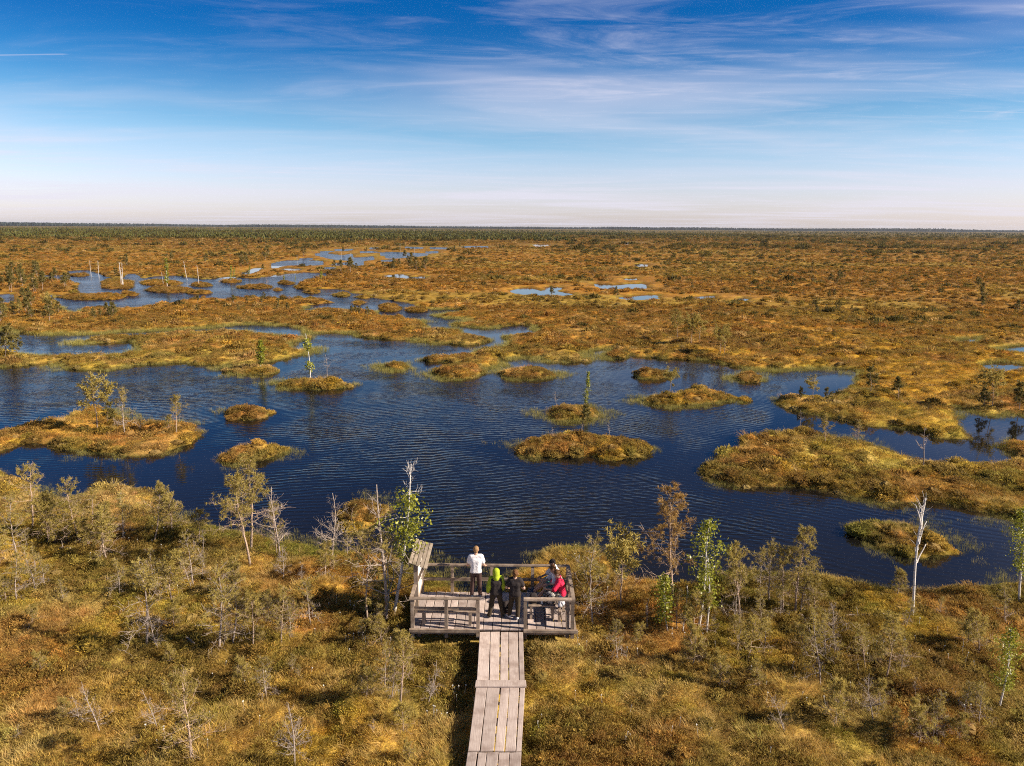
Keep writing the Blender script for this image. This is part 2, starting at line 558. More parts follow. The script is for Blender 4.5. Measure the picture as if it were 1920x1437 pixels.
# ------------------------------------------------------------------ shorelines, traced on the water level
# (pixels of the photograph; unprojected to metres below)
LAKE = [(-60, 868), (0, 878), (25, 888), (63, 910), (83, 920), (108, 928), (140, 925), (158, 921), (175, 907), (200, 903), (226, 905), (251, 910), (288, 918),
        (306, 943), (326, 958), (351, 973), (391, 976), (430, 984), (475, 990), (505, 998), (550, 1005), (588, 1013), (610, 1020), (675, 1025), (738, 1030),
        (770, 1045), (800, 1062), (830, 1075), (850, 1090), (868, 1105), (885, 1122), (920, 1132), (950, 1118), (955, 1085), (962, 1063), (985, 1050), (1002, 1040), (1006, 1030), (1016, 1020),
        (1054, 1014), (1093, 1017), (1123, 1023), (1145, 1043), (1150, 1062), (1185, 1072), (1220, 1073), (1248, 1080), (1285, 1083), (1310, 1078), (1348, 1063),
        (1378, 1058), (1411, 1060), (1480, 1062), (1536, 1065), (1580, 1075), (1620, 1083), (1668, 1092), (1718, 1090), (1780, 1090), (1806, 1085), (1871, 1085), (1919, 1080),
        (1985, 1066), (2000, 1030), (1960, 1000), (1920, 982), (1896, 973), (1881, 965), (1831, 958), (1780, 945), (1743, 939), (1700, 941), (1668, 940), (1630, 933), (1588, 928), (1543, 918), (1480, 912), (1440, 914), (1400, 915), (1360, 906),
        (1330, 895), (1313, 885), (1322, 870), (1340, 853), (1360, 840), (1390, 830), (1397, 813), (1430, 807), (1497, 800), (1527, 802), (1560, 812), (1600, 816),
        (1640, 828), (1703, 847), (1713, 853), (1780, 859), (1847, 861), (1905, 864), (1903, 853), (1863, 837), (1813, 823), (1763, 822), (1730, 810), (1680, 800),
        (1637, 799), (1580, 788), (1563, 783), (1533, 777), (1493, 770), (1460, 757), (1450, 743), (1480, 738), (1510, 737), (1557, 740), (1573, 737), (1577, 730),
        (1607, 713), (1613, 700), (1600, 693), (1563, 689), (1497, 690), (1470, 693), (1415, 692), (1372, 687), (1350, 681), (1317, 674), (1273, 674), (1243, 673),
        (1214, 670), (1181, 666), (1146, 655), (1120, 655), (1108, 656), (1084, 665), (1103, 674), (1068, 679), (1035, 679), (1013, 669), (976, 669), (948, 673),
        (930, 674), (937, 682), (915, 690), (902, 691), (876, 683), (838, 680), (792, 677), (792, 669), (814, 664), (862, 662), (889, 658), (898, 652), (937, 649),
        (952, 650), (959, 641), (946, 630), (959, 625), (1003, 622), (1011, 618), (998, 611), (970, 610), (926, 614), (904, 615), (870, 612), (849, 608), (862, 603), (891, 601),
        (863, 597), (828, 595), (825, 588), (871, 581), (801, 579), (769, 569), (739, 564), (704, 559), (686, 552), (662, 550), (643, 543), (594, 542), (562, 543),
        (553, 536), (568, 525), (599, 517), (625, 514), (577, 511), (533, 513), (494, 519), (474, 522), (446, 520), (428, 518), (387, 524), (366, 522), (330, 517),
        (283, 519), (268, 523), (256, 514), (236, 515), (228, 522), (205, 520), (165, 507), (125, 509), (122, 516), (80, 516), (82, 520), (125, 524), (148, 530),
        (142, 540), (150, 546), (118, 553), (86, 553), (90, 560), (109, 571), (122, 582), (153, 584), (162, 576), (193, 574), (219, 577), (293, 571), (317, 565),
        (354, 560), (380, 556), (435, 558), (478, 554), (544, 557), (577, 556), (612, 559), (629, 566), (610, 569), (577, 573), (562, 581), (583, 581), (610, 576),
        (651, 579), (686, 580), (704, 582), (708, 589), (752, 593), (791, 600), (797, 612), (849, 615), (871, 623), (915, 632), (917, 637), (893, 646), (871, 647),
        (838, 645), (806, 643), (784, 637), (740, 637), (671, 632), (669, 626), (638, 623), (577, 624), (566, 615), (500, 608), (446, 608), (408, 612), (372, 615),
        (306, 619), (219, 622), (186, 625), (109, 626), (53, 626), (20, 620), (0, 616), (-50, 612), (-70, 640), (0, 652), (33, 660), (83, 665), (113, 663), (183, 663), (233, 660), (263, 655),
        (263, 650), (240, 640), (200, 643), (153, 642), (152, 637), (187, 629), (240, 627), (267, 627), (367, 619), (450, 618), (473, 620), (533, 628), (580, 628),
        (582, 633), (540, 643), (547, 652), (580, 653), (567, 663), (513, 677), (467, 682), (383, 685), (340, 680), (283, 683), (247, 685), (200, 693), (133, 693),
        (123, 683), (83, 682), (33, 687), (0, 688), (-80, 690), (-190, 730), (-120, 790), (0, 802), (33, 797), (67, 788), (110, 783), (133, 773), (150, 765),
        (200, 763), (227, 777), (247, 787), (300, 788), (343, 788), (363, 797), (378, 810), (360, 827), (333, 840), (300, 850), (250, 855), (200, 850), (167, 847),
        (113, 840), (83, 833), (33, 833), (0, 847), (-60, 855)]
POOLS = [
    [(0, 553), (20, 552), (27, 558), (22, 566), (0, 567), (-30, 560)], [(-20, 575), (6, 575), (9, 584), (0, 590), (-25, 588)],
    [(511, 495), (530, 490), (555, 489), (600, 490), (600, 497), (570, 499), (540, 498), (515, 503)],
    [(590, 477), (616, 476), (643, 479), (658, 476), (665, 483), (697, 481), (700, 487), (671, 489), (640, 488), (618, 485)],
    [(651, 492), (680, 490), (681, 497), (662, 499), (645, 496)],
    [(713, 476), (730, 473), (796, 476), (793, 480), (752, 484), (730, 485), (719, 480)], [(761, 463), (790, 464), (788, 467), (762, 466)],
    [(625, 468), (660, 467), (653, 471), (630, 471)], [(628, 494), (645, 493), (640, 498), (622, 498)], [(870, 462), (912, 462), (910, 465), (872, 465)],
    [(805, 464), (842, 465), (838, 468), (806, 467)], [(720, 518), (752, 515), (770, 519), (797, 518), (790, 523), (752, 521)], [(448, 514), (472, 505), (492, 504), (474, 511)],
    [(528, 505), (545, 503), (566, 505), (550, 508)], [(600, 472), (622, 471), (618, 474), (602, 475)], [(672, 472), (700, 471), (706, 474), (680, 475)], [(716, 488), (738, 487), (734, 491), (718, 491)],
    [(560, 485), (582, 484), (584, 487), (562, 488)], [(690, 465), (712, 464), (708, 467), (692, 468)], [(800, 472), (824, 471), (820, 475), (802, 475)], [(606, 502), (630, 501), (626, 505), (608, 506)],
    [(960, 546), (990, 541), (1020, 546), (1025, 540), (1052, 541), (1045, 546), (1073, 550), (1045, 553), (985, 551)],
    [(1115, 533), (1150, 535), (1200, 533), (1210, 540), (1160, 541), (1130, 540)], [(1160, 558), (1225, 554), (1232, 560), (1190, 562)],
    [(1300, 557), (1335, 555), (1340, 559), (1310, 560)], [(1192, 496), (1215, 496), (1212, 500), (1196, 500)], [(1170, 522), (1195, 522), (1192, 525), (1172, 525)],
    [(1000, 459), (1028, 459), (1026, 462), (1002, 462)], [(1170, 455), (1188, 455), (1186, 458), (1172, 458)], [(1385, 560), (1402, 560), (1400, 564), (1388, 563)],
    [(1795, 637), (1838, 634), (1832, 642), (1800, 643)], [(1865, 655), (1920, 650), (1965, 655), (1930, 662), (1890, 660)],
    [(1838, 685), (1880, 680), (1925, 687), (1900, 694), (1860, 693)],
    [(1790, 772), (1830, 778), (1860, 786), (1890, 780), (1940, 792), (1940, 822), (1890, 818), (1850, 830), (1810, 806)],
]


def ell(x0, x1, y0, y1, n=12, seed=0, pw=0.8):
    r = random.Random(seed * 7 + int(x0))
    cx, cy, a, b = (x0 + x1) / 2, (y0 + y1) / 2, (x1 - x0) / 2, (y1 - y0) / 2
    pts = []
    for i in range(n):
        t = 2 * math.pi * i / n
        c, s = math.cos(t), math.sin(t)
        k = 1 + r.uniform(-0.10, 0.08)
        pts.append((cx + a * k * math.copysign(abs(c) ** pw, c), cy + b * k * math.copysign(abs(s) ** pw, s)))
    return pts


# every islet: outline, label, crest height
ISLETS = [
    (ell(427, 519, 683, 703), 'oval mossy islet carrying a single leafy green birch', .42),
    (ell(527, 652, 707, 731), 'long brown islet with a bare pale birch and a forked dead stick', .5),
    (ell(424, 500, 757, 788), 'small rounded islet alone in open water behind the boat-shaped islet', .5),
    ([(413, 858), (417, 845), (440, 836), (475, 830), (510, 831), (531, 840), (515, 853), (490, 862), (455, 868), (420, 868)], 'boat-shaped grassy islet whose near end lies behind a tall pine top', .42),
    (ell(722, 764, 679, 694), 'tiny islet alone in mid-lake with a pointed end', .4),
    (ell(813, 904, 683, 711), 'plump oval heather islet just off the thin mossy spit', .5),
    (ell(937, 1037, 688, 712), 'flat-topped oval islet with steep sides beside the plump oval islet', .5),
    (ell(1137, 1176, 658, 673), 'tiny bare islet close under the far bank', .35),
    (ell(1192, 1258, 691, 712), 'dark shaggy islet behind the islet with the small umbrella pine', .5),
    (ell(1382, 1423, 698, 718), 'small round islet alone in the bay below the open bog', .42),
    ([(1208, 750), (1215, 742), (1245, 738), (1280, 734), (1287, 728), (1310, 726), (1335, 731), (1370, 736), (1390, 742), (1397, 747), (1360, 752), (1310, 757), (1260, 761), (1220, 758)],
     'long two-humped islet with a small umbrella pine', .45),
    (ell(1028, 1120, 756, 788), 'round islet with a slender green birch and a dead stick', .5),
    ([(962, 838), (975, 826), (1020, 819), (1060, 811), (1110, 812), (1160, 817), (1200, 824), (1225, 832), (1232, 840), (1215, 850), (1195, 858), (1150, 864), (1110, 856), (1060, 857), (1000, 854), (970, 848)],
     'large elongated mid-lake islet with a small bushy pine', .5),
    ([(640, 975), (645, 950), (665, 932), (700, 932), (722, 945), (720, 965), (695, 988), (662, 998)], 'round ochre islet close offshore behind the bare dead pines', .5),
    ([(1590, 987), (1605, 976), (1650, 971), (1700, 974), (1745, 990), (1775, 1010), (1795, 1030), (1770, 1040), (1730, 1045), (1690, 1040), (1640, 1020), (1605, 1002)],
     'low sedge islet crossed by the white dead birch trunk', .38),
    (ell(711, 751, 569, 585), 'small dark islet in the winding channel with a tiny sapling in front', .45), (ell(760, 801, 575, 586), 'narrow islet in the channel next to a pale mud bank', .4),
    (ell(664, 680, 563, 572), 'tiniest islet of the channel with a leaning stick', .3), (ell(624, 658, 549, 557), 'oval islet where the channel leaves the far lake', .4),
    (ell(668, 698, 553, 560), 'little islet hugging the east bank of the channel', .35), (ell(569, 599, 543, 551), 'small oval islet off the spit of the far lake', .4),
    (ell(522, 552, 527, 534), 'far islet topped by a round green bush', .4), (ell(448, 511, 534, 542), 'long flat islet in the middle of the far lake', .4),
    (ell(513, 527, 541, 546), 'speck of an islet holding one tiny pine', .3), (ell(412, 451, 524, 531), 'far islet with a pair of green birches', .4),
    (ell(114, 237, 551, 563), 'long low islet below the pine-covered bank of the far lake', .35), (ell(227, 260, 547, 555), 'small mossy islet at the end of the long low islet', .4),
    (ell(273, 361, 538, 549), 'grassy islet at the foot of the tall green far birch', .4), (ell(348, 395, 544, 552), 'low dark islet in front of the lone leaning birch trunk', .4),
    (ell(357, 397, 530, 538), 'islet bearing a lone leaning white birch trunk', .4), (ell(262, 341, 525, 536), 'wooded flat islet behind the tall green far birch', .4),
    (ell(190, 250, 523, 543), 'pine-dotted islet with a trio of bare white trunks', .4), (ell(131, 166, 512, 519), 'farthest little islet among bare white trunks', .35),
]


def smooth_poly(P, k=4):
    P = np.asarray(P, float)
    a, b, c, d = np.roll(P, 1, 0), P, np.roll(P, -1, 0), np.roll(P, -2, 0)
    out = []
    for i in range(k):
        t = i / k
        q = 0.5 * (2 * b + (c - a) * t + (2 * a - 5 * b + 4 * c - d) * t * t + (3 * b - a - 3 * c + d) * t ** 3)
        # stay close to the straight edge where it is long
        out.append(0.75 * q + 0.25 * (b + (c - b) * t))
    return np.stack(out, 1).reshape(-1, 2)


def unproject_poly(P, h, water_inside):
    """pixel outline to metres; where the bank hides the waterline (water beyond land) the crest at height h is what one sees"""
    P = smooth_poly(P)
    t = np.roll(P, -1, 0) - np.roll(P, 1, 0)
    n = np.stack([t[:, 1], -t[:, 0]], 1)
    n /= np.maximum(np.linalg.norm(n, axis=1, keepdims=True), 1e-9)
    area = 0.5 * np.sum(P[:, 0] * np.roll(P[:, 1], -1) - np.roll(P[:, 0], -1) * P[:, 1])
    outward = n if area > 0 else -n
    w = -outward[:, 1] if not water_inside else outward[:, 1]     # >0 where the water lies above the edge in the picture
    z = h * np.clip(w * 1.3, 0, 1)
    x, y = ground_at(P[:, 0], P[:, 1], z)
    return np.stack([x, y], 1)


def grow(p, k=1.5):
    """room for the low banks that hide part of a pool seen at a flat angle"""
    p = np.asarray(p, float); c = p.mean(0)
    return c + (p - c) * np.array([1.08, k])


WATER_POLYS = [unproject_poly(LAKE, 0.42, True)] + [unproject_poly(grow(p, 1.1 if k < 11 or 13 <= k <= 20 else 1.4), 0.15, True) for k, p in enumerate(POOLS)]


def pool_gap(x, y):
    """clear of the small pools, whose rims carry only flat moss"""
    d = np.full(x.shape, 40.0)
    for p in WATER_POLYS[1:]:
        d = np.minimum(d, poly_sd(p, x, y, 40.0))
    return d > np.where(y < 100, .9, np.clip(.020 * y, 2.0, 12.0)) * (.5 + fbm(x / (.05 * y), y / (.08 * y), 371, 2))

ISLET_POLYS = [unproject_poly(p, h * 0.85, False) for p, _, h in ISLETS]


def poly_sd(poly, x, y, margin):
    """signed distance (positive outside), clipped to margin"""
    d = np.full(x.shape, margin)
    lo = poly.min(0) - margin; hi = poly.max(0) + margin
    sel = np.nonzero((x > lo[0]) & (x < hi[0]) & (y > lo[1]) & (y < hi[1]))[0]
    if len(sel) == 0:
        return d
    X = x[sel]; Y = y[sel]
    if len(sel) <= 8:
        A = poly; E = np.roll(poly, -1, 0) - poly
        px_ = X[:, None] - A[None, :, 0]; py_ = Y[:, None] - A[None, :, 1]
        t = np.clip((px_ * E[:, 0] + py_ * E[:, 1]) / ((E ** 2).sum(1) + 1e-12), 0, 1)
        q = np.sqrt(((px_ - t * E[:, 0]) ** 2 + (py_ - t * E[:, 1]) ** 2).min(1))
        B = np.roll(poly, -1, 0)
        crs = ((A[:, 1] <= Y[:, None]) != (B[:, 1] <= Y[:, None])) & (X[:, None] < A[:, 0] + (Y[:, None] - A[:, 1]) / np.where(E[:, 1] == 0, 1e-9, E[:, 1]) * E[:, 0])
        d[sel] = np.minimum(q, margin) * np.where(crs.sum(1) % 2 == 1, -1, 1)
        return d
    D = np.full(len(sel), margin ** 2)
    ins = np.zeros(len(sel), bool)
    A = poly; B = np.roll(poly, -1, 0)
    order = np.argsort(Y)
    Ys = Y[order]; Xs = X[order]; Ds = D[order]; Is = ins[order]
    for (ax, ay), (bx, by) in zip(A, B):
        i0, i1 = np.searchsorted(Ys, (min(ay, by) - margin, max(ay, by) + margin))
        if i0 == i1:
            continue
        xs = Xs[i0:i1]; ys = Ys[i0:i1]
        ex, ey = bx - ax, by - ay
        L = ex * ex + ey * ey + 1e-12
        t = np.clip(((xs - ax) * ex + (ys - ay) * ey) / L, 0, 1)
        q = (xs - ax - t * ex) ** 2 + (ys - ay - t * ey) ** 2
        np.minimum(Ds[i0:i1], q, out=Ds[i0:i1])
        if ey != 0:
            j0, j1 = np.searchsorted(Ys, (min(ay, by), max(ay, by)))
            if j1 > j0:
                xc = ax + (Ys[j0:j1] - ay) / ey * ex
                Is[j0:j1] ^= (Xs[j0:j1] < xc)
    out = np.empty(len(sel))
    out[order] = np.sqrt(Ds) * np.where(Is, -1, 1)
    d[sel] = out
    return d


MARG = 9.0


def land_sdf(x, y):
    """distance inland from the nearest shore of the mainland (negative over water)"""
    d = np.full(x.shape, MARG)
    for p in WATER_POLYS:
        d = np.minimum(d, poly_sd(p, x, y, MARG))
    amp = np.clip(0.10 + 0.0045 * y, 0.1, 1.2)
    wl = np.clip(0.8 + 0.02 * y, 0.8, 8.0)
    # natural waver of the shoreline
    d = d + (fbm(x / 1.4, y / 1.4, 71, 2) - 0.5) * 0.45 * np.clip(y / 60, 0.55, 1.0) * sstep(MARG, 2.0, np.abs(d))
    return d


def relief(x, y, t, sp_):
    """hummocks and hollows of the bog surface; sp_ is the local mesh spacing in metres"""
    inl = sstep(0.1, 1.6, t)
    h = 0.30 * sstep(-0.12, 0.55, t) - 0.10 * sstep(0.1, -1.0, t) - 0.03
    h = h + (fbm(x / 5.0, y / 5.0, 3, 2) - 0.45) * 0.34 * sstep(0.3, 4.0, t)

    def f(wl):
        return sstep(wl / 2.2, wl / 4.5, sp_)
    n = fbm(x / 1.7, y / 1.7, 11, 2)
    h = h + (np.clip(n - 0.42, 0, 1) ** 0.8 * 0.62 - 0.10) * inl * f(1.9)
    n = vnoise(x / 0.55 + 3.3, y / 0.55, 21)
    h = h + (n - 0.5) * 0.15 * inl * f(0.6)
    n = vnoise(x / 0.23, y / 0.23 + 9.1, 31)
    h = h + (n - 0.5) * 0.06 * sstep(0, .5, t) * f(0.3)
    n = fbm(x / 4.2, y / 2.6, 41, 2)
    h = h + np.clip(n - 0.52, 0, 1) * 0.8 * sstep(2, 6, t) * sstep(45, 80, y) * f(3.5)
    n = fbm(x / 14.0, y / 9.0, 51, 2)
    h = h + np.clip(n - 0.5, 0, 1) * 0.7 * sstep(6, 9, t) * sstep(120, 260, y)
    return h


DECK = (-3.02, 1.93, 20.68, 23.10)
DECK_Z = 0.78


def walk_edges(y):
    yy = np.array([5.0, 14.85, 17.8, 20.8])
    xl = np.interp(y, yy, [-1.38, -1.01, -0.90, -0.93])
    xr = np.interp(y, yy, [-0.20, 0.27, 0.41, 0.39])
    return xl, xr


def under_deck(x, y, m=0.0):
    xl, xr = walk_edges(y)
    a = (y < DECK[2] + 0.1) & (x > xl - m) & (x < xr + m)
    b = (x > DECK[0] - m) & (x < DECK[1] + m) & (y > DECK[2] - m) & (y < DECK[3] + m)
    return a | b


def ground_h(x, y, t=None, sp_=None):
    if t is None:
        t = land_sdf(x, y)
    if sp_ is None:
        sp_ = 0.0065 * y
    h = relief(x, y, t, sp_)
    return np.where(under_deck(x, y, 0.35), np.minimum(h, 0.30), h)


C_OCHRE = np.array((0.610, 0.345, 0.070)); C_BROWN = np.array((0.281, 0.151, 0.049)); C_TAN = np.array((0.645, 0.450, 0.181))
C_OLIVE = np.array((0.311, 0.273, 0.054)); C_SHORE = np.array((0.362, 0.291, 0.045)); C_GOLD = np.array((0.594, 0.373, 0.047))
C_RUST = np.array((0.455, 0.204, 0.052)); C_FAR = np.array((0.416, 0.190, 0.028)); C_FARB = np.array((0.287, 0.133, 0.026))


def tint_at(x, y, t):
    """vegetation colour: zones of moss, heather and sedge"""
    n1 = fbm(x / 3.2, y / 3.2, 101, 3); n2 = fbm(x / 1.1, y / 1.1, 111, 2); n3 = fbm(x / 6.5, y / 6.5, 121, 2)
    n4 = fbm(x / 2.4 + 7, y / 2.4, 131, 3); n5 = fbm(x / 9.0, y / 9.0 + 3, 141, 2)
    c = np.broadcast_to(C_OCHRE, x.shape + (3,)).copy()
    c = lerp3(c, C_TAN, sstep(0.48, 0.66, n3) * 0.75)
    c = lerp3(c, C_GOLD, sstep(0.52, 0.66, n4) * 0.8)
    c = lerp3(c, C_BROWN, sstep(0.50, 0.66, n1) * 0.80)
    c = lerp3(c, C_OLIVE, sstep(0.50, 0.68, n2) * 0.5)
    c = lerp3(c, C_OLIVE, sstep(0.47, 0.63, n5) * 0.4)
    c = lerp3(c, C_RUST, sstep(0.58, 0.68, fbm(x / 3.7, y / 3.7 + 5, 151, 2)) * 0.6)
    # open bog far off: rusty orange with brown heath streaks
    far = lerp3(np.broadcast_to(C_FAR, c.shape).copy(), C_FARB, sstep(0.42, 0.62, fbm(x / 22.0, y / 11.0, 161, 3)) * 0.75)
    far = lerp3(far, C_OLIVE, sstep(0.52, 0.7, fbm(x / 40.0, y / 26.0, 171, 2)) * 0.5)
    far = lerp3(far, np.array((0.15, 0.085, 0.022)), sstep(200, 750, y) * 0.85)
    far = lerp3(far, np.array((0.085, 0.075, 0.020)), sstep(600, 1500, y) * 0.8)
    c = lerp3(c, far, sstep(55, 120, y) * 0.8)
    # golden wet lawn on the right beyond the lake
    lawn = np.exp(-(((x - 41) / 14) ** 2 + ((y - 67) / 15) ** 2))
    c = lerp3(c, np.array((0.47, 0.27, 0.030)), np.clip(lawn * 1.5, 0, 0.95) * sstep(0.66, 0.52, n1))
    # green-gold fringe along the water
    fr = sstep(0.9, 0.1, t) * (0.15 + 0.6 * sstep(0.35, 0.6, fbm(x / 2.0, y / 2.0, 181, 2)))
    c = lerp3(c, C_SHORE, fr)
    c = lerp3(c, C_BROWN * .5, sstep(.16, .0, t) * .8)          # bare peat at the water's edge
    # fresh green sedge along the near bank
    gz = sstep(2.6, .6, t) * sstep(36, 30, y) * sstep(.40, .60, fbm(x / 2.6, y / 2.6, 191, 2))
    c = lerp3(c, np.array((0.17, 0.19, 0.035)), gz * .8)
    return c


def build_ground():
    g = 0.0065
    rows = []
    y = 6.0
    while y < 1500:
        rows.append(y); y *= 1 + g
    while y < 30000:
        rows.append(y); y *= 1.06
    rows = np.array(rows)
    cols = np.arange(-1.15, 1.15001, 0.0066)
    Y, U = np.meshgrid(rows, cols, indexing='ij')
    nr, nc = Y.shape
    x = (U * Y).ravel(); y = Y.ravel()
    t = land_sdf(x, y)
    z = ground_h(x, y, t)
    # curvature of the earth, so that the plain ends at a true horizon
    z = z - y * y / (2 * 6.371e6) * 0.0
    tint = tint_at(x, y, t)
    idx = np.arange(nr * nc).reshape(nr, nc)
    q = np.stack([idx[:-1, :-1], idx[:-1, 1:], idx[1:, 1:], idx[1:, :-1]], -1).reshape(-1, 4)
    keep = (t[q].max(1) > -0.9 - 0.004 * y[q[:, 0]])
    q = q[keep]
    used = np.zeros(nr * nc, bool); used[q.ravel()] = True
    remap = np.cumsum(used) - 1
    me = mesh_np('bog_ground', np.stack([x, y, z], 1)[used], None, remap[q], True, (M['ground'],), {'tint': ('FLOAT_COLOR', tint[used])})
    o = link('bog_ground', me)
    tag(o, 'wide ochre and rust bog of moss and heather reaching the horizon', 'ground', kind='structure')
    return o


build_ground()


def build_water():
    g = 0.02
    rows = [6.0]
    while rows[-1] < 900:
        rows.append(rows[-1] * (1 + g))
    rows += [2000, 30000]
    cols = np.linspace(-1.15, 1.15, 121)
    Y, U = np.meshgrid(np.array(rows), cols, indexing='ij')
    nr, nc = Y.shape
    x = (U * Y).ravel(); y = Y.ravel()
    d = land_sdf(x, y)
    for p in ISLET_POLYS:
        d = np.maximum(d, -poly_sd(p, x, y, MARG))
    rip = 0.12 + 0.88 * sstep(0.3, 4.5, -d)                    # sheltered water along the banks lies calm
    bay = np.exp(-(((x + 19) / 6.5) ** 2 + ((y - 38) / 5) ** 2))   # still bay under the wooded spit
    rip = rip * (1 - 0.85 * np.clip(bay * 1.3, 0, 1))
    rip = np.where(y > 95, 1.35, rip)
    for p in WATER_POLYS[12:14] + WATER_POLYS[22:]:
        rip = np.where(poly_sd(p, x, y, 40.0) < 12.0, .03, rip)
    idx = np.arange(nr * nc).reshape(nr, nc)
    q = np.stack([idx[:-1, :-1], idx[:-1, 1:], idx[1:, 1:], idx[1:, :-1]], -1).reshape(-1, 4)
    me = mesh_np('lake_water', np.stack([x, y, np.zeros_like(x)], 1), None, q, True, (M['water'],), {'ripple': ('FLOAT', rip)})
    o = link('lake_water', me)
    tag(o, 'dark rippled bog lake with winding channels and pools', 'water', kind='structure')


build_water()


def islet_h(x, y, d, crest):
    """d: distance inside the outline"""
    h = (crest * .85 - 0.12) * sstep(-0.05, 0.9, d) + 0.12 * sstep(-0.1, 0.25, d) - 0.12 * sstep(0.0, -0.7, d) - 0.02
    inl = sstep(0.1, 0.8, d)
    h = h + (fbm(x / 1.3, y / 1.3, 211, 2) - 0.5) * 0.50 * inl + (vnoise(x / 0.45, y / 0.45, 221) - 0.5) * 0.30 * inl
    return h


ISLET_TOPS = []
for k, ((pp, lab, crest), poly) in enumerate(zip(ISLETS, ISLET_POLYS)):
    lo = poly.min(0) - 0.5; hi = poly.max(0) + 0.5
    cy = poly[:, 1].mean()
    spx = float(np.clip(0.0032 * cy, 0.10, 0.8))
    xs = np.arange(lo[0], hi[0] + spx, spx); ys = np.arange(lo[1], hi[1] + spx, spx)
    X, Y = np.meshgrid(xs, ys)
    x = X.ravel(); y = Y.ravel()
    d = -poly_sd(poly, x, y, 6.0) + (fbm(x / 0.9, y / 0.9, 231, 2) - 0.5) * 0.55
    if k == 14:      # the sedge islet is lowest at its right half
        crest_l = crest * (1 - 0.72 * sstep(lo[0] + 1.9, lo[0] + 3.0, x))
    else:
        crest_l = crest
    z = islet_h(x, y, d, crest_l)
    c = tint_at(x, y, np.maximum(d, 0.0) * .7 + .02 + .5 * sstep(0, .5, d)) * .78
    c = lerp3(c, C_BROWN, sstep(0.45, 0.65, fbm(x / 1.6, y / 1.6, 241, 2)) * 0.3)
    idx = np.arange(len(x)).reshape(X.shape)
    q = np.stack([idx[:-1, :-1], idx[:-1, 1:], idx[1:, 1:], idx[1:, :-1]], -1).reshape(-1, 4)
    q = q[d[q].max(1) > -0.4]
    used = np.zeros(len(x), bool); used[q.ravel()] = True
    remap = np.cumsum(used) - 1
    ctr = np.array([poly[:, 0].mean(), cy, 0.0])
    me = mesh_np('islet', (np.stack([x, y, z], 1) - ctr)[used], None, remap[q], True, (M['ground'],), {'tint': ('FLOAT_COLOR', c[used])})
    o = link('islet', me, None, ctr)
    tag(o, lab, 'islet', 'islets in the bog lake')
    ISLET_TOPS.append((poly, crest, k))

# ------------------------------------------------------------------ boardwalk and viewing platform
rngw = np.random.default_rng(5)


def plank_mesh(name, corners, z0, z1, mat, bow=0.004):
    """board with four plan corners (near left, near right, far right, far left) and softened edges"""
    c = np.asarray(corners, float)
    m = c.mean(0)
    ins = 0.008
    d = c - m
    L = np.abs(d)
    ci = m + np.sign(d) * np.maximum(L - ins, 0.001)
    co = []
    for P, z in ((c, z0), (c, z1 - 0.007), (ci, z1)):
        for k in range(4):
            co.append((P[k][0], P[k][1], z + rngw.uniform(-bow, bow)))
    co = np.array(co)
    ctr = np.array([m[0], m[1], z0])
    q = [(0, 3, 2, 1), (8, 9, 10, 11)]
    for k in range(4):
        k2 = (k + 1) % 4
        q.append((k, k2, 4 + k2, 4 + k)); q.append((4 + k, 4 + k2, 8 + k2, 8 + k))
    return mesh_np(name, co - ctr, None, q, False, (mat,)), ctr


def beam_obj(name, p, q, w, h, mat, parent, jit=0.004, up=(0, 0, 1)):
    p = np.asarray(p, float); q = np.asarray(q, float)
    b = MB(); b.beam(p - p, q - p, w, h, up, jit, rngw)
    return link(name, b.mesh(name, mat), parent, p)


walk = tag(link('boardwalk', None), 'weathered grey plank boardwalk leading over the bog to the platform', 'boardwalk')
WZ = 0.735
sections = [(5.0, 9.6, (.22, .42, .60, .80)), (9.6, 12.4, (.20, .40, .62, .81)), (12.4, 15.36, (.19, .36, .58, .78)), (15.38, 17.90, (.23, .49, .68, .885)), (17.95, 20.655, (.25, .47, .66, .88))]
for y0, y1, fr in sections:
    f = (0.0,) + fr + (1.0,)
    xl0, xr0 = walk_edges(y0); xl1, xr1 = walk_edges(y1)
    for a, b in zip(f[:-1], f[1:]):
        j = rngw.uniform(-0.012, 0.012, 4)
        g = 0.011
        sk = rngw.uniform(-0.015, 0.015)
        cn = [(xl0 + (xr0 - xl0) * a + g + j[0], y0 + rngw.uniform(0, .03)), (xl0 + (xr0 - xl0) * b - g + j[1] * .6, y0 + rngw.uniform(0, .03)),
              (xl1 + (xr1 - xl1) * b - g + sk * .4, y1 - rngw.uniform(0, .03)), (xl1 + (xr1 - xl1) * a + g + sk, y1 - rngw.uniform(0, .03))]
        me, ctr = plank_mesh('plank', cn, WZ - 0.045, WZ + rngw.uniform(-.006, .006), M['deck'])
        link('plank', me, walk, ctr)
xl, xr = walk_edges(18.0)
me, ctr = plank_mesh('cross_plank', [(xl - .03, 17.83), (xr + .03, 17.84), (xr + .02, 18.12), (xl - .02, 18.12)], WZ + .008, WZ + 0.045, M['deck'])
link('cross_plank', me, walk, ctr)
for y in (7.0, 9.6, 11.2, 12.4, 13.9, 15.37, 16.6, 17.9, 19.3, 20.5):
    xl, xr = walk_edges(y)
    beam_obj('bearer', (xl + .04, y, WZ - .13), (xr - .04, y, WZ - .13), .12, .15, M['rail'], walk)
for y in np.arange(6.0, 20.6, 1.6):
    xl, xr = walk_edges(y)
    for xx in (xl + .12, xr - .12):
        beam_obj('pile', (xx, y, -.1), (xx, y, WZ - .055), .11, .11, M['rail'], walk, .004, (0, 1, 0))

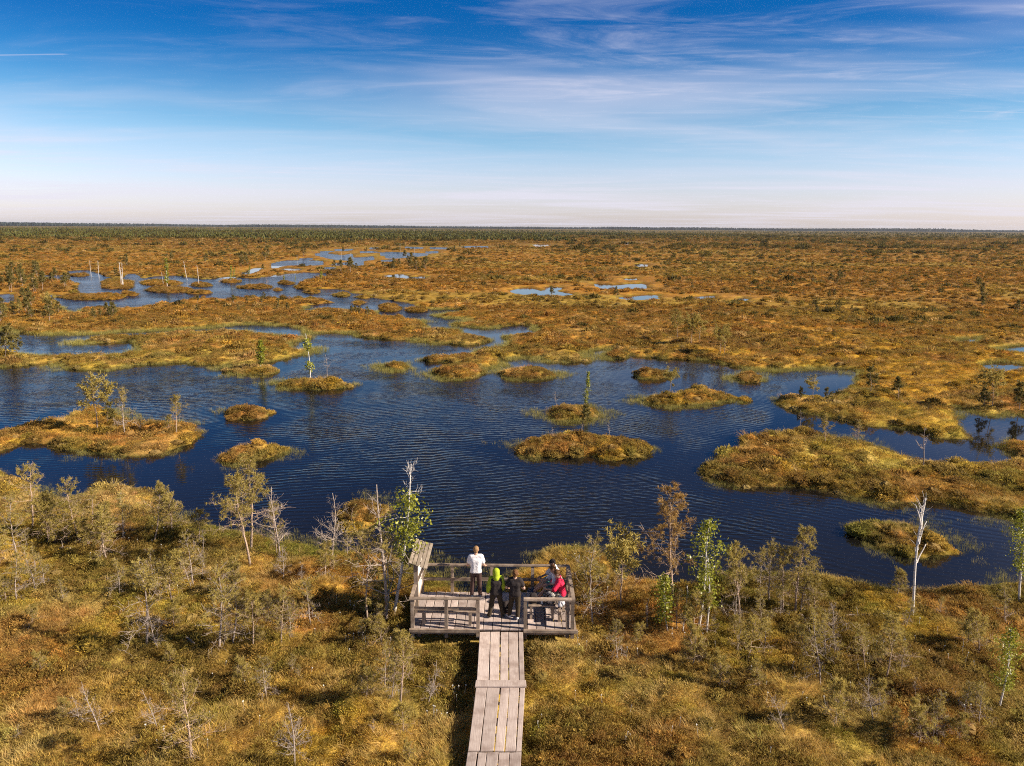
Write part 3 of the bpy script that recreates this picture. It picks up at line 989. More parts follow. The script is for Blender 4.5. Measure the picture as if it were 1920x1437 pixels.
plat = tag(link('viewing_platform', None), 'weathered wooden lakeside viewing platform with rails where the boardwalk ends', 'platform')
x0, x1, y0, y1 = DECK
xs = [x0]
while xs[-1] < x1 - 0.30:
    xs.append(xs[-1] + rngw.uniform(.235, .295))
xs[-1] = x1
for a, b in zip(xs[:-1], xs[1:]):
    sk = rngw.uniform(-.02, .02)
    me, ctr = plank_mesh('plank', [(a + .009, y0 + .05), (b - .009, y0 + .05), (b - .009 + sk * .3, y1 - rngw.uniform(0, .04)), (a + .009 + sk * .3, y1 - rngw.uniform(0, .04))],
                         DECK_Z - .045, DECK_Z + rngw.uniform(-.005, .005), M['deck'])
    link('plank', me, plat, ctr)
beam_obj('fascia', (x0 - .05, y0, DECK_Z - .035), (-.945, y0, DECK_Z - .035), .08, .09, M['rail'], plat)
beam_obj('fascia', (.405, y0, DECK_Z - .035), (x1 + .12, y0, DECK_Z - .035), .08, .09, M['rail'], plat)
beam_obj('fascia', (x1 + .045, y0 + .04, DECK_Z - .07), (x1 + .045, y1, DECK_Z - .07), .08, .16, M['rail'], plat)
for y in (20.9, 21.9, 22.9):
    beam_obj('joist', (x0 + .02, y, DECK_Z - .15), (x1 - .02, y, DECK_Z - .15), .10, .2, M['rail'], plat)
for y in (21.25, 22.84):
    for x in (-2.85, -1.2, .45, 1.75):
        beam_obj('pile', (x, y, -.8), (x, y, DECK_Z - .26), .14, .14, M['rail'], plat, .004, (0, 1, 0))
RT = DECK_Z + 0.98
YF, YB = 20.76, 23.06
def post(x, y, h=RT - .03, w=.10):
    beam_obj('post', (x, y, DECK_Z - .30), (x + rngw.uniform(-.012, .012), y + rngw.uniform(-.012, .012), h), w, w * .9, M['rail'], plat, .004, (0, 1, 0))
for x in (-2.98, -1.95, -.985):
    post(x, YF)
for x in (.46, 1.74, 1.89):
    post(x, YF if x != 1.74 else YF + .02)
for x in (-1.95, -.62, .72, 1.89):
    post(x, YB)
post(1.90, 21.95)
def rail(name, p, q, w=.12, h=.05):
    beam_obj(name, p, q, w, h, M['rail'], plat)
rail('top_rail', (-3.06, YF, RT), (-.93, YF, RT + .01))
rail('top_rail', (.40, YF, RT), (1.84, YF, RT - .005), .13, .06)
rail('top_rail', (-2.93, YB, RT + .01), (1.95, YB, RT - .01))
rail('top_rail', (1.90, YF - .05, RT - .004), (1.90, YB - .07, RT), .12, .05)
rail('mid_rail', (-2.9, YB - .06, DECK_Z + .50), (1.84, YB - .06, DECK_Z + .50), .035, .10)
rail('mid_rail', (1.84, YF + .06, DECK_Z + .50), (1.84, YB - .09, DECK_Z + .48), .035, .10)
rail('mid_rail', (-2.93, YF + .066, DECK_Z + .62), (-1.03, YF + .066, DECK_Z + .61), .03, .09)
rail('mid_rail', (-2.99, YF + .05, DECK_Z + .52), (-2.99, 21.62, DECK_Z + .52), .03, .09)
rail('top_rail', (-3.0, YF + .06, RT - .01), (-3.0, 21.64, RT - .01), .10, .045)


def bench(label, x0, x1, y0, y1, along, z=DECK_Z + .44):
    b = tag(link('bench', None, None, ((x0 + x1) / 2, (y0 + y1) / 2, DECK_Z)), label, 'bench')
    off = np.array(b.location)
    def bm(n, p, q, w, h, up=(0, 0, 1)):
        o = beam_obj(n, np.array(p) - off, np.array(q) - off, w, h, M['rail'], b, .003, up)
    n = 3
    for k in range(n):
        if along == 'x':
            w = (y1 - y0) / n
            yy = y0 + w * (k + .5)
            bm('slat', (x0, yy, z), (x1, yy, z), w - .035, .04)
        else:
            w = (x1 - x0) / n
            xx = x0 + w * (k + .5)
            bm('slat', (xx, y0, z), (xx, y1, z), w - .035, .04)
    for f in (.1, .9):
        for g in (.15, .85):
            x = x0 + (x1 - x0) * (f if along == 'x' else g)
            y = y0 + (y1 - y0) * (g if along == 'x' else f)
            bm('leg', (x, y, DECK_Z + .004), (x, y, z - .022), .08, .07, (0, 1, 0))
    return b


bench('long plank bench behind the front rail left of the boardwalk', -2.84, -1.06, 20.88, 21.24, 'x')
bench('plank bench behind the front rail under the bags', .56, 1.40, 21.30, 21.66, 'x')
bench('plank bench along the side rail with three people sitting on it', 1.46, 1.80, 21.00, 22.95, 'y')

# information board with a little roof at the left end of the deck
sign = tag(link('information_board', None, None, (-2.95, 22.35, DECK_Z)), 'roofed wooden information board at the platform corner beside a birch', 'sign')
so = np.array(sign.location)
for y in (21.72, 23.02):
    beam_obj('post', np.array((-2.96, y, .2)) - so, np.array((-2.98, y, 2.47)) - so, .13, .12, M['rail'], sign, .004, (0, 1, 0))
beam_obj('brace', np.array((-2.96, 21.72, 1.4)) - so + np.array((.0, .07, .35)), np.array((-2.70, 21.79, 2.42)) - so, .05, .07, M['rail'], sign)
beam_obj('brace', np.array((-2.96, 22.95, 1.75)) - so, np.array((-2.70, 22.95, 2.42)) - so, .05, .07, M['rail'], sign)
M['panel'] = mat_plain('pale notice panel', (0.62, 0.57, 0.52), .7, .12, 6.0)
b = MB(); b.box((-.012, -.585, .42), (.012, .585, 1.58))
link('panel', b.mesh('panel', M['panel']), sign, (0, .02, 0))
for z0_, z1_ in ((.36, .42), (1.58, 1.64)):
    b = MB(); b.box((-.03, -.59, z0_), (.03, .59, z1_))
    link('panel_frame', b.mesh('panel_frame', M['rail']), sign, (0, .02, 0))
nb = 5
wb = .58 / nb
for k in range(nb):
    xa = -.22 + k * wb
    za = 1.80 - .155 * (k * wb / .45)
    co = [(-2.95 + xa + .004, 21.40 + rngw.uniform(-.03, .03)), (-2.95 + xa + wb - .004, 21.40 + rngw.uniform(-.03, .03)), (-2.95 + xa + wb - .004, 23.22 + rngw.uniform(-.03, .03)), (-2.95 + xa + .004, 23.22 + rngw.uniform(-.03, .03))]
    me, ctr = plank_mesh('roof_board', co, 0, .03, M['roofwood'])
    o = link('roof_board', me, sign, (ctr[0] - so[0], ctr[1] - so[1], za + rngw.uniform(-.006, .006)))
    o.rotation_euler = (0, .32, 0)
for y in (21.75, 22.98):
    beam_obj('rafter', np.array((-3.14, y, 2.53)) - so, np.array((-2.62, y, 2.36)) - so, .06, .08, M['rail'], sign)


# ------------------------------------------------------------------ people: one continuous surface per body, meshed from a distance field
def surface_net(prims, vox, cut=None, pad=0.05, k=0.03):
    """prims: list of (kind, data...); smooth union of tapered capsules and ellipsoids"""
    lo = np.full(3, 1e9); hi = np.full(3, -1e9)
    for p in prims:
        if p[0] == 'c':
            for q, r in ((p[1], p[3]), (p[2], p[4])):
                lo = np.minimum(lo, np.asarray(q) - r); hi = np.maximum(hi, np.asarray(q) + r)
        else:
            lo = np.minimum(lo, np.asarray(p[1]) - max(p[2])); hi = np.maximum(hi, np.asarray(p[1]) + max(p[2]))
    lo -= pad; hi += pad
    n = np.ceil((hi - lo) / vox).astype(int) + 1
    ax = [lo[i] + np.arange(n[i]) * vox for i in range(3)]
    V = np.full(n, 0.2)
    for p in prims:
        kk = p[-1] if isinstance(p[-1], float) and p[0] == 'c' and len(p) == 6 else k
        if p[0] == 'c':
            a, b = np.asarray(p[1], float), np.asarray(p[2], float)
            rmax = max(p[3], p[4])
            l = np.minimum(a, b) - rmax - 0.09; h = np.maximum(a, b) + rmax + 0.09
        else:
            c = np.asarray(p[1], float); rr = np.asarray(p[2], float)
            l = c - rr.max() - 0.09; h = c + rr.max() + 0.09
        i0 = np.maximum(((l - lo) / vox).astype(int), 0); i1 = np.minimum(((h - lo) / vox).astype(int) + 2, n)
        X = ax[0][i0[0]:i1[0], None, None]; Y = ax[1][None, i0[1]:i1[1], None]; Z = ax[2][None, None, i0[2]:i1[2]]
        if p[0] == 'c':
            d = b - a; L = d @ d + 1e-12
            t = np.clip(((X - a[0]) * d[0] + (Y - a[1]) * d[1] + (Z - a[2]) * d[2]) / L, 0, 1)
            D = np.sqrt((X - a[0] - t * d[0]) ** 2 + (Y - a[1] - t * d[1]) ** 2 + (Z - a[2] - t * d[2]) ** 2) - (p[3] + (p[4] - p[3]) * t)
        else:
            q = np.sqrt(((X - c[0]) / rr[0]) ** 2 + ((Y - c[1]) / rr[1]) ** 2 + ((Z - c[2]) / rr[2]) ** 2)
            D = (q - 1) * rr.min()
        S = V[i0[0]:i1[0], i0[1]:i1[1], i0[2]:i1[2]]
        hh = np.clip(0.5 + 0.5 * (S - D) / kk, 0, 1)
        S[...] = S * (1 - hh) + D * hh - kk * hh * (1 - hh)
    if cut is not None:
        X, Y, Z = np.meshgrid(*ax, indexing='ij')
        for (nx, ny, nz, dd) in cut:          # keep the side where n.p < d
            V = np.maximum(V, nx * X + ny * Y + nz * Z - dd)
    s = V < 0
    cs = np.zeros(np.array(V.shape) - 1, int); acc = np.zeros(cs.shape + (3,))
    C = [s[i:i + cs.shape[0], j:j + cs.shape[1], k_:k_ + cs.shape[2]] for i in (0, 1) for j in (0, 1) for k_ in (0, 1)]
    tot = sum(c.astype(int) for c in C)
    act = (tot > 0) & (tot < 8)
    ids = np.argwhere(act)
    pos = np.zeros((len(ids), 3)); cnt = np.zeros(len(ids))
    for axis in range(3):
        o1, o2 = [a for a in range(3) if a != axis]
        for u in (0, 1):
            for w in (0, 1):
                A = ids.copy(); A[:, o1] += u; A[:, o2] += w
                B = A.copy(); B[:, axis] += 1
                va = V[A[:, 0], A[:, 1], A[:, 2]]; vb = V[B[:, 0], B[:, 1], B[:, 2]]
                cr_ = (va < 0) != (vb < 0)
                t = np.where(cr_, va / np.where(va == vb, 1, va - vb), 0)
                P = A.astype(float); P[:, axis] += t
                pos += np.where(cr_[:, None], P, 0); cnt += cr_
    pos = pos / cnt[:, None] * vox + lo
    index = -np.ones(act.shape, int); index[act] = np.arange(len(ids))
    quads = []
    for axis in range(3):
        o1, o2 = [(1, 2), (2, 0), (0, 1)][axis]
        sl0 = [slice(None)] * 3; sl1 = [slice(None)] * 3
        sl0[axis] = slice(0, -1); sl1[axis] = slice(1, None)
        a = s[tuple(sl0)]; b = s[tuple(sl1)]
        e = np.argwhere(a != b)
        e = e[(e[:, o1] > 0) & (e[:, o2] > 0) & (e[:, o1] < V.shape[o1] - 1) & (e[:, o2] < V.shape[o2] - 1)]
        ins = a[e[:, 0], e[:, 1], e[:, 2]]
        qs = []
        for du, dv in ((-1, -1), (0, -1), (0, 0), (-1, 0)):
            c = e.copy(); c[:, o1] += du; c[:, o2] += dv
            qs.append(index[c[:, 0], c[:, 1], c[:, 2]])
        q = np.stack(qs, 1)
        q[~ins] = q[~ins][:, ::-1]
        quads.append(q)
    return pos, np.concatenate(quads)


def V3(*a):
    return np.array(a, float)


def hand_prims(w, d, side, curl=0.5, palm=None):
    """palm and five fingers beyond the wrist w, pointing along d; palm faces 'palm'"""
    d = d / np.linalg.norm(d)
    palm = V3(0, 1, 0) if palm is None else palm
    s = np.cross(d, palm); s /= np.linalg.norm(s)
    pn = np.cross(s, d)
    out = [('c', w, w + d * .05, .022, .026), ('c', w + d * .03 + s * .018, w + d * .085 + s * .024, .018, .015, .012), ('c', w + d * .03 - s * .018, w + d * .085 - s * .024, .018, .015, .012)]
    for k, (o, l) in enumerate(((-.032, .062), (-.011, .075), (.011, .070), (.031, .055))):
        a = w + d * .09 + s * o
        b = a + (d * math.cos(curl * .7) + pn * math.sin(curl * .7)) * l * .55
        c = b + (d * math.cos(curl * 1.7) + pn * math.sin(curl * 1.7)) * l * .45
        out += [('c', a, b, .0095, .009, .006), ('c', b, c, .009, .008, .006)]
    a = w + d * .03 - s * .03 * side
    b = a + (d * .6 - s * .6 * side + pn * .5) * .045
    out += [('c', a, b, .012, .010, .008), ('c', b, b + (d * .9 + pn * .4) * .03, .010, .009, .006)]
    return out


PEOPLE_LABEL = {}


def person(label, J, loc, yaw, cl, scale=1.0):
    """J: joints in metres, facing +Y; cl: clothing description"""
    root = tag(link('person', None, None, loc, (0, 0, yaw)), label, 'person', 'visitors on the platform')
    root.scale = (scale,) * 3
    J = {k: np.asarray(v, float) for k, v in J.items()}
    up = J['neck'] - J['pelvis']; up /= np.linalg.norm(up)
    sh = J['shR'] - J['shL']; sh /= np.linalg.norm(sh)
    hp = J['hipR'] - J['hipL']; hp /= np.linalg.norm(hp)
    fw = np.cross(up, sh)
    ch = J['chest']
    hd = J['head']; hf = J.get('face', fw); hf = hf / np.linalg.norm(hf)
    hu = hd - J['neck']; hu /= np.linalg.norm(hu)
    torso = [('c', J['hipL'] + hp * .02, J['hipR'] - hp * .02, .105, .105), ('c', J['pelvis'] - hp * .05 + up * .05, ch - sh * .06, .095, .10), ('c', J['pelvis'] + hp * .05 + up * .05, ch + sh * .06, .095, .10),
             ('c', ch - sh * .07, ch + sh * .07, .105, .105), ('c', J['shL'] + sh * .04, J['shR'] - sh * .04, .062, .062), ('c', ch + up * .02, J['neck'], .085, .055)]
    arms = {}; legs = {}
    for s in 'LR':
        arms[s] = [('c', J['sh' + s], J['el' + s], .050, .039), ('c', J['el' + s], J['wr' + s], .039, .027)]
        legs[s] = [('c', J['hip' + s], J['kn' + s], .088, .058), ('c', J['kn' + s], J['kn' + s] + (J['an' + s] - J['kn' + s]) * .35, .056, .055), ('c', J['kn' + s] + (J['an' + s] - J['kn' + s]) * .35, J['an' + s], .053, .035),
                   ('c', J['an' + s], J['toe' + s], .038, .030)]
    side = np.cross(hf, hu); side /= np.linalg.norm(side)
    head = [('c', J['neck'] - hu * .04, hd - hu * .05, .052, .050), ('c', hd + hu * .035 - hf * .015, hd + hu * .03 + hf * .012, .086, .084), ('c', hd - hu * .055 + hf * .03, hd + hu * .02 + hf * .02, .055, .075),
            ('c', hd + hf * .085 - hu * .012, hd + hf * .105 - hu * .03, .010, .014, .012), ('c', hd + hf * .075 - hu * .085, hd + hf * .07 - hu * .08, .025, .025, .02),
            ('c', hd + side * .083 - hu * .03 - hf * .01, hd + side * .088 + hu * .012 - hf * .018, .012, .015, .008), ('c', hd - side * .083 - hu * .03 - hf * .01, hd - side * .088 + hu * .012 - hf * .018, .012, .015, .008)]
    body = torso + arms['L'] + arms['R'] + legs['L'] + legs['R'] + head
    for s, sg in (('L', -1), ('R', 1)):
        d = J.get('hd' + s, J['wr' + s] - J['el' + s])
        body += hand_prims(J['wr' + s], d, sg, cl.get('curl', .6), J.get('palm' + s, fw))
    co, q = surface_net(body, .0125)
    link('body', mesh_np('body', co, None, q, True, (M['skin'],)), root)
    # eyes and mouth
    for sg in (-1, 1):
        c = hd + hf * .088 + hu * .008 + side * .032 * sg
        b = MB(); b.tube([c - hf * .006, c, c + hf * .004], [.010, .011, .004], 6)
        link('eye', b.mesh('eye', M['dark'], True), root)
    c = hd + hf * .094 - hu * .058
    b = MB(); b.tube([c - side * .022, c, c + side * .022], [.003, .006, .003], 5)
    link('mouth', b.mesh('mouth', M['lips'], True), root)

    def cloth(name, prims, mat, grow=.018, cut=None, vox=.015, k=.035):
        P = []
        for p in prims:
            P.append(('c', p[1], p[2], p[3] + grow, p[4] + grow) if p[0] == 'c' else ('e', p[1], np.asarray(p[2]) + grow))
        co, q = surface_net(P, vox, cut, .05, k)
        return link(name, mesh_np(name, co, None, q, True, (mat,)), root)

    sl = cl.get('sleeve', .75)
    P = list(torso[:-1])
    for s in 'LR':
        if sl <= 1:
            P.append(('c', J['sh' + s], J['sh' + s] + (J['el' + s] - J['sh' + s]) * sl, .052, .054))
        else:
            P += [('c', J['sh' + s], J['el' + s], .058, .052), ('c', J['el' + s], J['el' + s] + (J['wr' + s] - J['el' + s]) * .92, .050, .040)]
    hem = cl.get('hem', .03)
    hc = J['pelvis'] - up * hem
    cut = [(-up[0], -up[1], -up[2], -(up @ hc))] if cl.get('hemcut', True) else None
    cloth(cl.get('top', 'shirt'), P, cl['top_mat'], cl.get('top_grow', .022), cut)
    if 'vest_mat' in cl:
        cloth('vest', [('c', p[1], p[2], p[3], p[4]) for p in torso[:-1]], cl['vest_mat'], .036, cut + [(up[0], up[1], up[2], up @ (J['neck'] - up * .02))])
    P = [torso[0], ('c', J['pelvis'] - hp * .05, J['pelvis'] - hp * .05 + up * .10, .098, .098), ('c', J['pelvis'] + hp * .05, J['pelvis'] + hp * .05 + up * .10, .098, .098)]
    for s in 'LR':
        e = cl.get('leg', 1.0)
        if e >= 1:
            P += [legs[s][0], ('c', J['kn' + s], J['an' + s] + (J['kn' + s] - J['an' + s]) * .06, .062, .048)]
        else:
            P.append(('c', J['hip' + s], J['hip' + s] + (J['kn' + s] - J['hip' + s]) * e, .095, .085))
    cloth('trousers' if cl.get('leg', 1) >= 1 else 'shorts', P, cl['leg_mat'], .014)
    for s in 'LR':
        a, t = J['an' + s], J['toe' + s]
        d = (t - a); d /= np.linalg.norm(d)
        dn = V3(0, 0, -1) if abs(d[2]) < .8 else fw
        dn = dn - d * (dn @ d); dn /= np.linalg.norm(dn)
        st = cl.get('sole', 0)
        cloth('shoe', [('c', a + dn * .018 - d * .035, t + dn * .012 + d * .015, .036, .030), ('c', a - dn * .01, a + d * .05, .034, .034)], cl['shoe_mat'][0 if s == 'L' else -1], .008, None, .012, .02)
        sp_ = [('c', a + dn * .050 - d * .04, t + dn * .040 + d * .018, .020, .020)]
        cloth('sole', sp_, M['sole'] if cl.get('white_sole') else M['dark'], .004, None, .012, .02)
    if cl.get('hood'):
        co, q = surface_net([('c', hd + hu * .03 - hf * .02, hd - hu * .03, .112, .105), ('c', hd - hu * .07 - hf * .03, J['neck'] - up * .03 - hf * .03, .10, .11)], .014, [(hf[0], hf[1], hf[2], hf @ (hd + hf * .055))], .04, .05)
        link('hood', mesh_np('hood', co, None, q, True, (cl['top_mat'],)), root)
    else:
        hl = cl.get('hair_len', .0)
        n1 = hf * .75 - hu * .55; n1 /= np.linalg.norm(n1)
        n2 = -hu
        co, q = surface_net([('c', hd + hu * .042 - hf * .018, hd + hu * .036 + hf * .012, .094, .090), ('c', hd + hu * .02 - hf * .03, hd - hu * (.035 + hl) - hf * .035, .080, .066)], .012,
                            [(n1[0], n1[1], n1[2], n1 @ (hd + hf * .045))], .04, .03)
        co = co + (np.random.default_rng(3).uniform(-1, 1, co.shape)) * cl.get('hair_rough', .003)
        link('hair', mesh_np('hair', co, None, q, True, (cl['hair_mat'],)), root)
    return root


M['skin'] = mat_plain('skin', (0.55, 0.33, 0.24), .55, .06, 12.0, .35)
M['lips'] = mat_plain('lips', (0.42, 0.18, 0.15), .5, .05)
M['dark'] = mat_plain('dark rubber', (0.03, 0.026, 0.025), .7, .2)
M['sole'] = mat_plain('white rubber', (0.75, 0.73, 0.72), .6, .06)
M['white'] = mat_plain('white cotton', (0.78, 0.75, 0.78), .85, .05, 14.0)
M['black'] = mat_plain('black cotton', (0.035, 0.028, 0.028), .9, .2)
M['brown_cloth'] = mat_plain('dark brown trousers', (0.075, 0.045, 0.042), .9, .15)
M['olive_cloth'] = mat_plain('dark olive trousers', (0.055, 0.040, 0.025), .9, .15)
M['lime'] = mat_plain('lime green hoodie', (0.36, 0.44, 0.03), .85, .12, 18.0)
M['teal'] = mat_plain('turquoise cloth', (0.13, 0.42, 0.38), .85, .1)
M['red'] = mat_plain('raspberry red shirt', (0.75, 0.03, 0.09), .85, .08)
M['hair_brown'] = mat_plain('brown hair', (0.16, 0.075, 0.03), .6, .3, 60.0)
M['hair_dark'] = mat_plain('dark hair', (0.03, 0.022, 0.02), .6, .3, 60.0)
M['hair_fair'] = mat_plain('cropped fair hair', (0.30, 0.18, 0.09), .6, .2, 60.0)
M['shoe_white'] = mat_plain('pale trainers', (0.66, 0.66, 0.70), .7, .08)
M['shoe_blue'] = mat_plain('navy trainers', (0.05, 0.07, 0.12), .7, .15)
M['shoe_teal'] = mat_plain('turquoise trainers', (0.08, 0.36, 0.34), .7, .12)
m, nt, out = new_mat('patterned cloth')
tc = nt.new('ShaderNodeTexCoord')
vo = nt.noise(tc.outputs['Object'], 16.0, 3.0, .6)
bsdf(nt, out, nt.mix(nt.ramp(vo, .47, .55), (0.03, 0.025, 0.025, 1), nt.mix(nt.ramp(vo, .6, .64), (0.42, 0.40, 0.38, 1), (0.10, 0.05, 0.04, 1))), .9)
M['camo'] = m


def standing(stance=.10, turn=0.0, lean=0.0, arms=None, h=1.78):
    k = h / 1.78
    J = dict(pelvis=(0, -lean * .3, .97), chest=(0, 0 + lean * .15, 1.30), neck=(0, lean * .35 - .005, 1.50), head=(0, lean * .5 + .015, 1.655),
             shL=(-.175, lean * .3, 1.435), shR=(.175, lean * .3, 1.435), hipL=(-.085, -lean * .3, .93), hipR=(.085, -lean * .3, .93),
             knL=(-.09 - stance * .5, .03, .50), knR=(.09 + stance * .5, .03, .50), anL=(-.09 - stance, -.02, .085), anR=(.09 + stance, -.02, .085),
             toeL=(-.11 - stance * 1.1, .13, .045), toeR=(.11 + stance * 1.1, .13, .045))
    J.update(arms)
    return {a: np.asarray(b, float) * k for a, b in J.items()}


J = standing(.05, lean=.10, h=1.78, arms=dict(elL=(-.255, .03, 1.16), elR=(.255, .03, 1.16), wrL=(-.29, .22, 1.02), wrR=(.29, .22, 1.02), hdL=(.0, 1, -.15), hdR=(0, 1, -.15), palmL=(0, -.1, -1), palmR=(0, -.1, -1)))
person('person in white T-shirt and dark brown trousers leaning on the back rail', J, (-1.14, 22.70, DECK_Z + .005), 0.0,
       dict(top='t_shirt', top_mat=M['white'], sleeve=.62, hem=.06, top_grow=.026, leg_mat=M['brown_cloth'], shoe_mat=[M['shoe_blue']], white_sole=True, hair_mat=M['hair_fair'], hair_rough=.001))
J = standing(.14, h=1.62, arms=dict(elL=(-.25, -.02, 1.16), elR=(.25, -.03, 1.17), wrL=(-.27, .06, .93), wrR=(.24, .10, .98), face=(.15, 1, 0)))
person('person in lime green hood and black vest standing with legs apart', J, (-.45, 21.45, DECK_Z + .005), R(6),
       dict(top='hoodie', top_mat=M['lime'], sleeve=2, hem=.10, vest_mat=M['black'], hood=True, leg_mat=M['olive_cloth'], shoe_mat=[M['dark']]), 1.0)
J = standing(.04, h=1.62, arms=dict(elL=(-.30, -.02, 1.16), elR=(.30, -.02, 1.16), wrL=(-.27, .18, 1.02), wrR=(.27, .18, 1.02), anL=(-.20, .05, .085), toeL=(-.30, .17, .045), knL=(-.15, .05, .5), anR=(.10, -.05, .085), toeR=(.12, .10, .045), knR=(.10, .02, .5)))
person('person in black T-shirt and white trainers standing next to the seated group', J, (.14, 21.35, DECK_Z + .005), R(-5),
       dict(top='t_shirt', top_mat=M['black'], sleeve=.6, hem=.12, top_grow=.024, leg_mat=M['olive_cloth'], shoe_mat=[M['shoe_white']], white_sole=True, hair_mat=M['hair_brown'], hair_rough=.006))


def seated(lean, legs, arms, face=(0, 1, -.3), headoff=(0, 0)):
    """on a seat 0.46 high, facing +Y"""
    s, c = math.sin(lean), math.cos(lean)
    def up(d, x=0): return (x, s * d, .56 + c * d)
    n = up(.53)
    J = dict(pelvis=(0, 0, .56), chest=up(.34), neck=n, head=(headoff[0], n[1] + .05 + headoff[1], n[2] + .15), shL=up(.47, -.175), shR=up(.47, .175),
             hipL=(-.085, .02, .55), hipR=(.085, .02, .55), face=face)
    J.update(legs); J.update(arms)
    return J


J = seated(.26, dict(knL=(-.12, .46, .60), knR=(.13, .46, .60), anL=(-.13, .78, .30), anR=(.16, .62, .12), toeL=(-.14, .92, .30), toeR=(.17, .76, .06)),
           dict(elL=(-.27, .30, .80), elR=(.27, .30, .80), wrL=(-.14, .50, .76), wrR=(.13, .50, .76)), (0, 1, -.8))
person('person in raspberry red shirt sitting hunched over on the side bench', J, (1.66, 21.98, DECK_Z), R(92),
       dict(top='shirt', top_mat=M['red'], sleeve=.95, hem=.05, top_grow=.028, leg_mat=M['camo'], shoe_mat=[M['dark']], hair_mat=M['hair_brown'], hair_rough=.006))
J = seated(.30, dict(knL=(-.11, .45, .56), knR=(.13, .46, .62), anL=(-.16, .86, .16), anR=(.06, .84, .42), toeL=(-.18, 1.00, .09), toeR=(.05, .98, .46)),
           dict(elL=(-.27, .22, .82), elR=(.27, .24, .84), wrL=(-.12, .40, .74), wrR=(.12, .40, .76)), (0, 1, -.5))
person('person in turquoise shorts with legs stretched out between the other two sitters', J, (1.56, 22.36, DECK_Z), R(96),
       dict(top='t_shirt', top_mat=M['white'], sleeve=.75, hem=.05, leg_mat=M['teal'], leg=.9, shoe_mat=[M['shoe_teal'], M['shoe_blue']], white_sole=True, hair_mat=M['hair_brown'], hair_len=.06, hair_rough=.006))
J = seated(.36, dict(knL=(-.12, .46, .58), knR=(.12, .46, .58), anL=(-.14, .80, .26), anR=(.12, .82, .24), toeL=(-.16, .95, .24), toeR=(.12, .97, .22)),
           dict(elL=(-.24, .42, .70), elR=(.24, .42, .70), wrL=(-.10, .60, .66), wrR=(.10, .60, .66)), (-.2, 1, -1.0))
person('dark-haired person in white T-shirt bent forward at the far end of the bench', J, (1.60, 22.76, DECK_Z), R(88),
       dict(top='t_shirt', top_mat=M['white'], sleeve=.8, hem=.05, top_grow=.028, leg_mat=M['teal'], leg=.85, shoe_mat=[M['shoe_blue']], white_sole=True, hair_mat=M['hair_dark'], hair_rough=.006))


def backpack(label, loc, rot, mat, s=1.0):
    r = tag(link('backpack', None, None, loc, rot), label, 'backpack')
    co, q = surface_net([('c', V3(-.08, 0, .12), V3(.08, 0, .12), .10, .10), ('c', V3(-.07, 0, .30), V3(.07, 0, .30), .09, .09), ('c', V3(-.05, .0, .38), V3(.05, .0, .38), .06, .06)], .02, None, .04, .06)
    co[:, 2] -= co[:, 2].min()
    link('bag_body', mesh_np('bag_body', co * s, None, q, True, (mat,)), r)
    co, q = surface_net([('c', V3(-.05, -.10, .12), V3(.05, -.10, .12), .055, .055), ('c', V3(-.05, -.09, .18), V3(.05, -.09, .18), .05, .05)], .02, None, .04, .04)
    link('front_pocket', mesh_np('front_pocket', co * s, None, q, True, (mat,)), r)
    for sg in (-1, 1):
        b = MB()
        t = np.linspace(0, 1, 8)
        b.tube(np.stack([np.full(8, sg * .07), .08 + .07 * np.sin(t * math.pi), .08 + .32 * t], 1) * s, np.full(8, .013), 6)
        link('shoulder_strap', b.mesh('shoulder_strap', M['dark'], True), r)
    return r


backpack('black backpack slumped on the deck beside the hooded person', (-.12, 21.72, DECK_Z + .004), (0, 0, R(30)), M['black'], .95)
backpack('black backpack on the bench behind the front rail', (.72, 21.48, DECK_Z + .465), (R(-8), 0, R(10)), M['black'], .8)
backpack('patterned backpack on the front rail bench beside the red shirt', (1.22, 21.48, DECK_Z + .465), (0, R(6), R(-30)), M['camo'], .95)
M['pale_bag'] = mat_plain('pale grey canvas', (0.52, 0.52, 0.56), .85, .12)
backpack('pale grey backpack leaning in the bench corner by the rail', (1.58, 21.28, DECK_Z + .465), (R(-10), 0, R(60)), M['pale_bag'], .8)
# a drinking bottle on the bench between the bags
bt = tag(link('bottle', None, None, (.98, 21.45, DECK_Z + .462)), 'pale drinking bottle standing between the bench bags', 'bottle')
M['bottle'] = mat_plain('pale plastic', (0.55, 0.62, 0.70), .3, .05, 10, .5)
b = MB(); b.tube([(0, 0, 0), (0, 0, .01), (0, 0, .15), (0, 0, .18), (0, 0, .20)], [.025, .034, .034, .018, .014], 10)
link('bottle_body', b.mesh('bottle_body', M['bottle'], True), bt)
b = MB(); b.tube([(0, 0, .20), (0, 0, .225)], [.017, .017], 8)
link('cap', b.mesh('cap', M['shoe_blue'], True), bt)

# ------------------------------------------------------------------ trees
def unit(v):
    return v / max(np.linalg.norm(v), 1e-9)


def needle_tuft(mb, c, d, rng, n=12, L=.085, w=.011, shade=.5):
    """bottlebrush of needle blades around a twig end"""
    d = unit(d)
    dirs = rng.normal(size=(n, 3)); dirs /= np.linalg.norm(dirs, axis=1, keepdims=True)
    dirs = dirs * .85 + d * .55
    dirs /= np.linalg.norm(dirs, axis=1, keepdims=True)
    base = c + d * rng.uniform(-.04, .03, n)[:, None]
    s = np.cross(dirs, rng.normal(size=(n, 3))); s /= np.maximum(np.linalg.norm(s, axis=1, keepdims=True), 1e-6)
    l = L * rng.uniform(.7, 1.2, n)[:, None]
    tip = base + dirs * l
    co = np.stack([base - s * w / 2, base + s * w / 2, tip + s * w * .3, tip - s * w * .3], 1).reshape(-1, 3)
    q = np.arange(n * 4).reshape(n, 4)
    mb.add(co, q, (), np.repeat(np.clip(shade + rng.uniform(-.3, .3, n), 0, 1), 4))


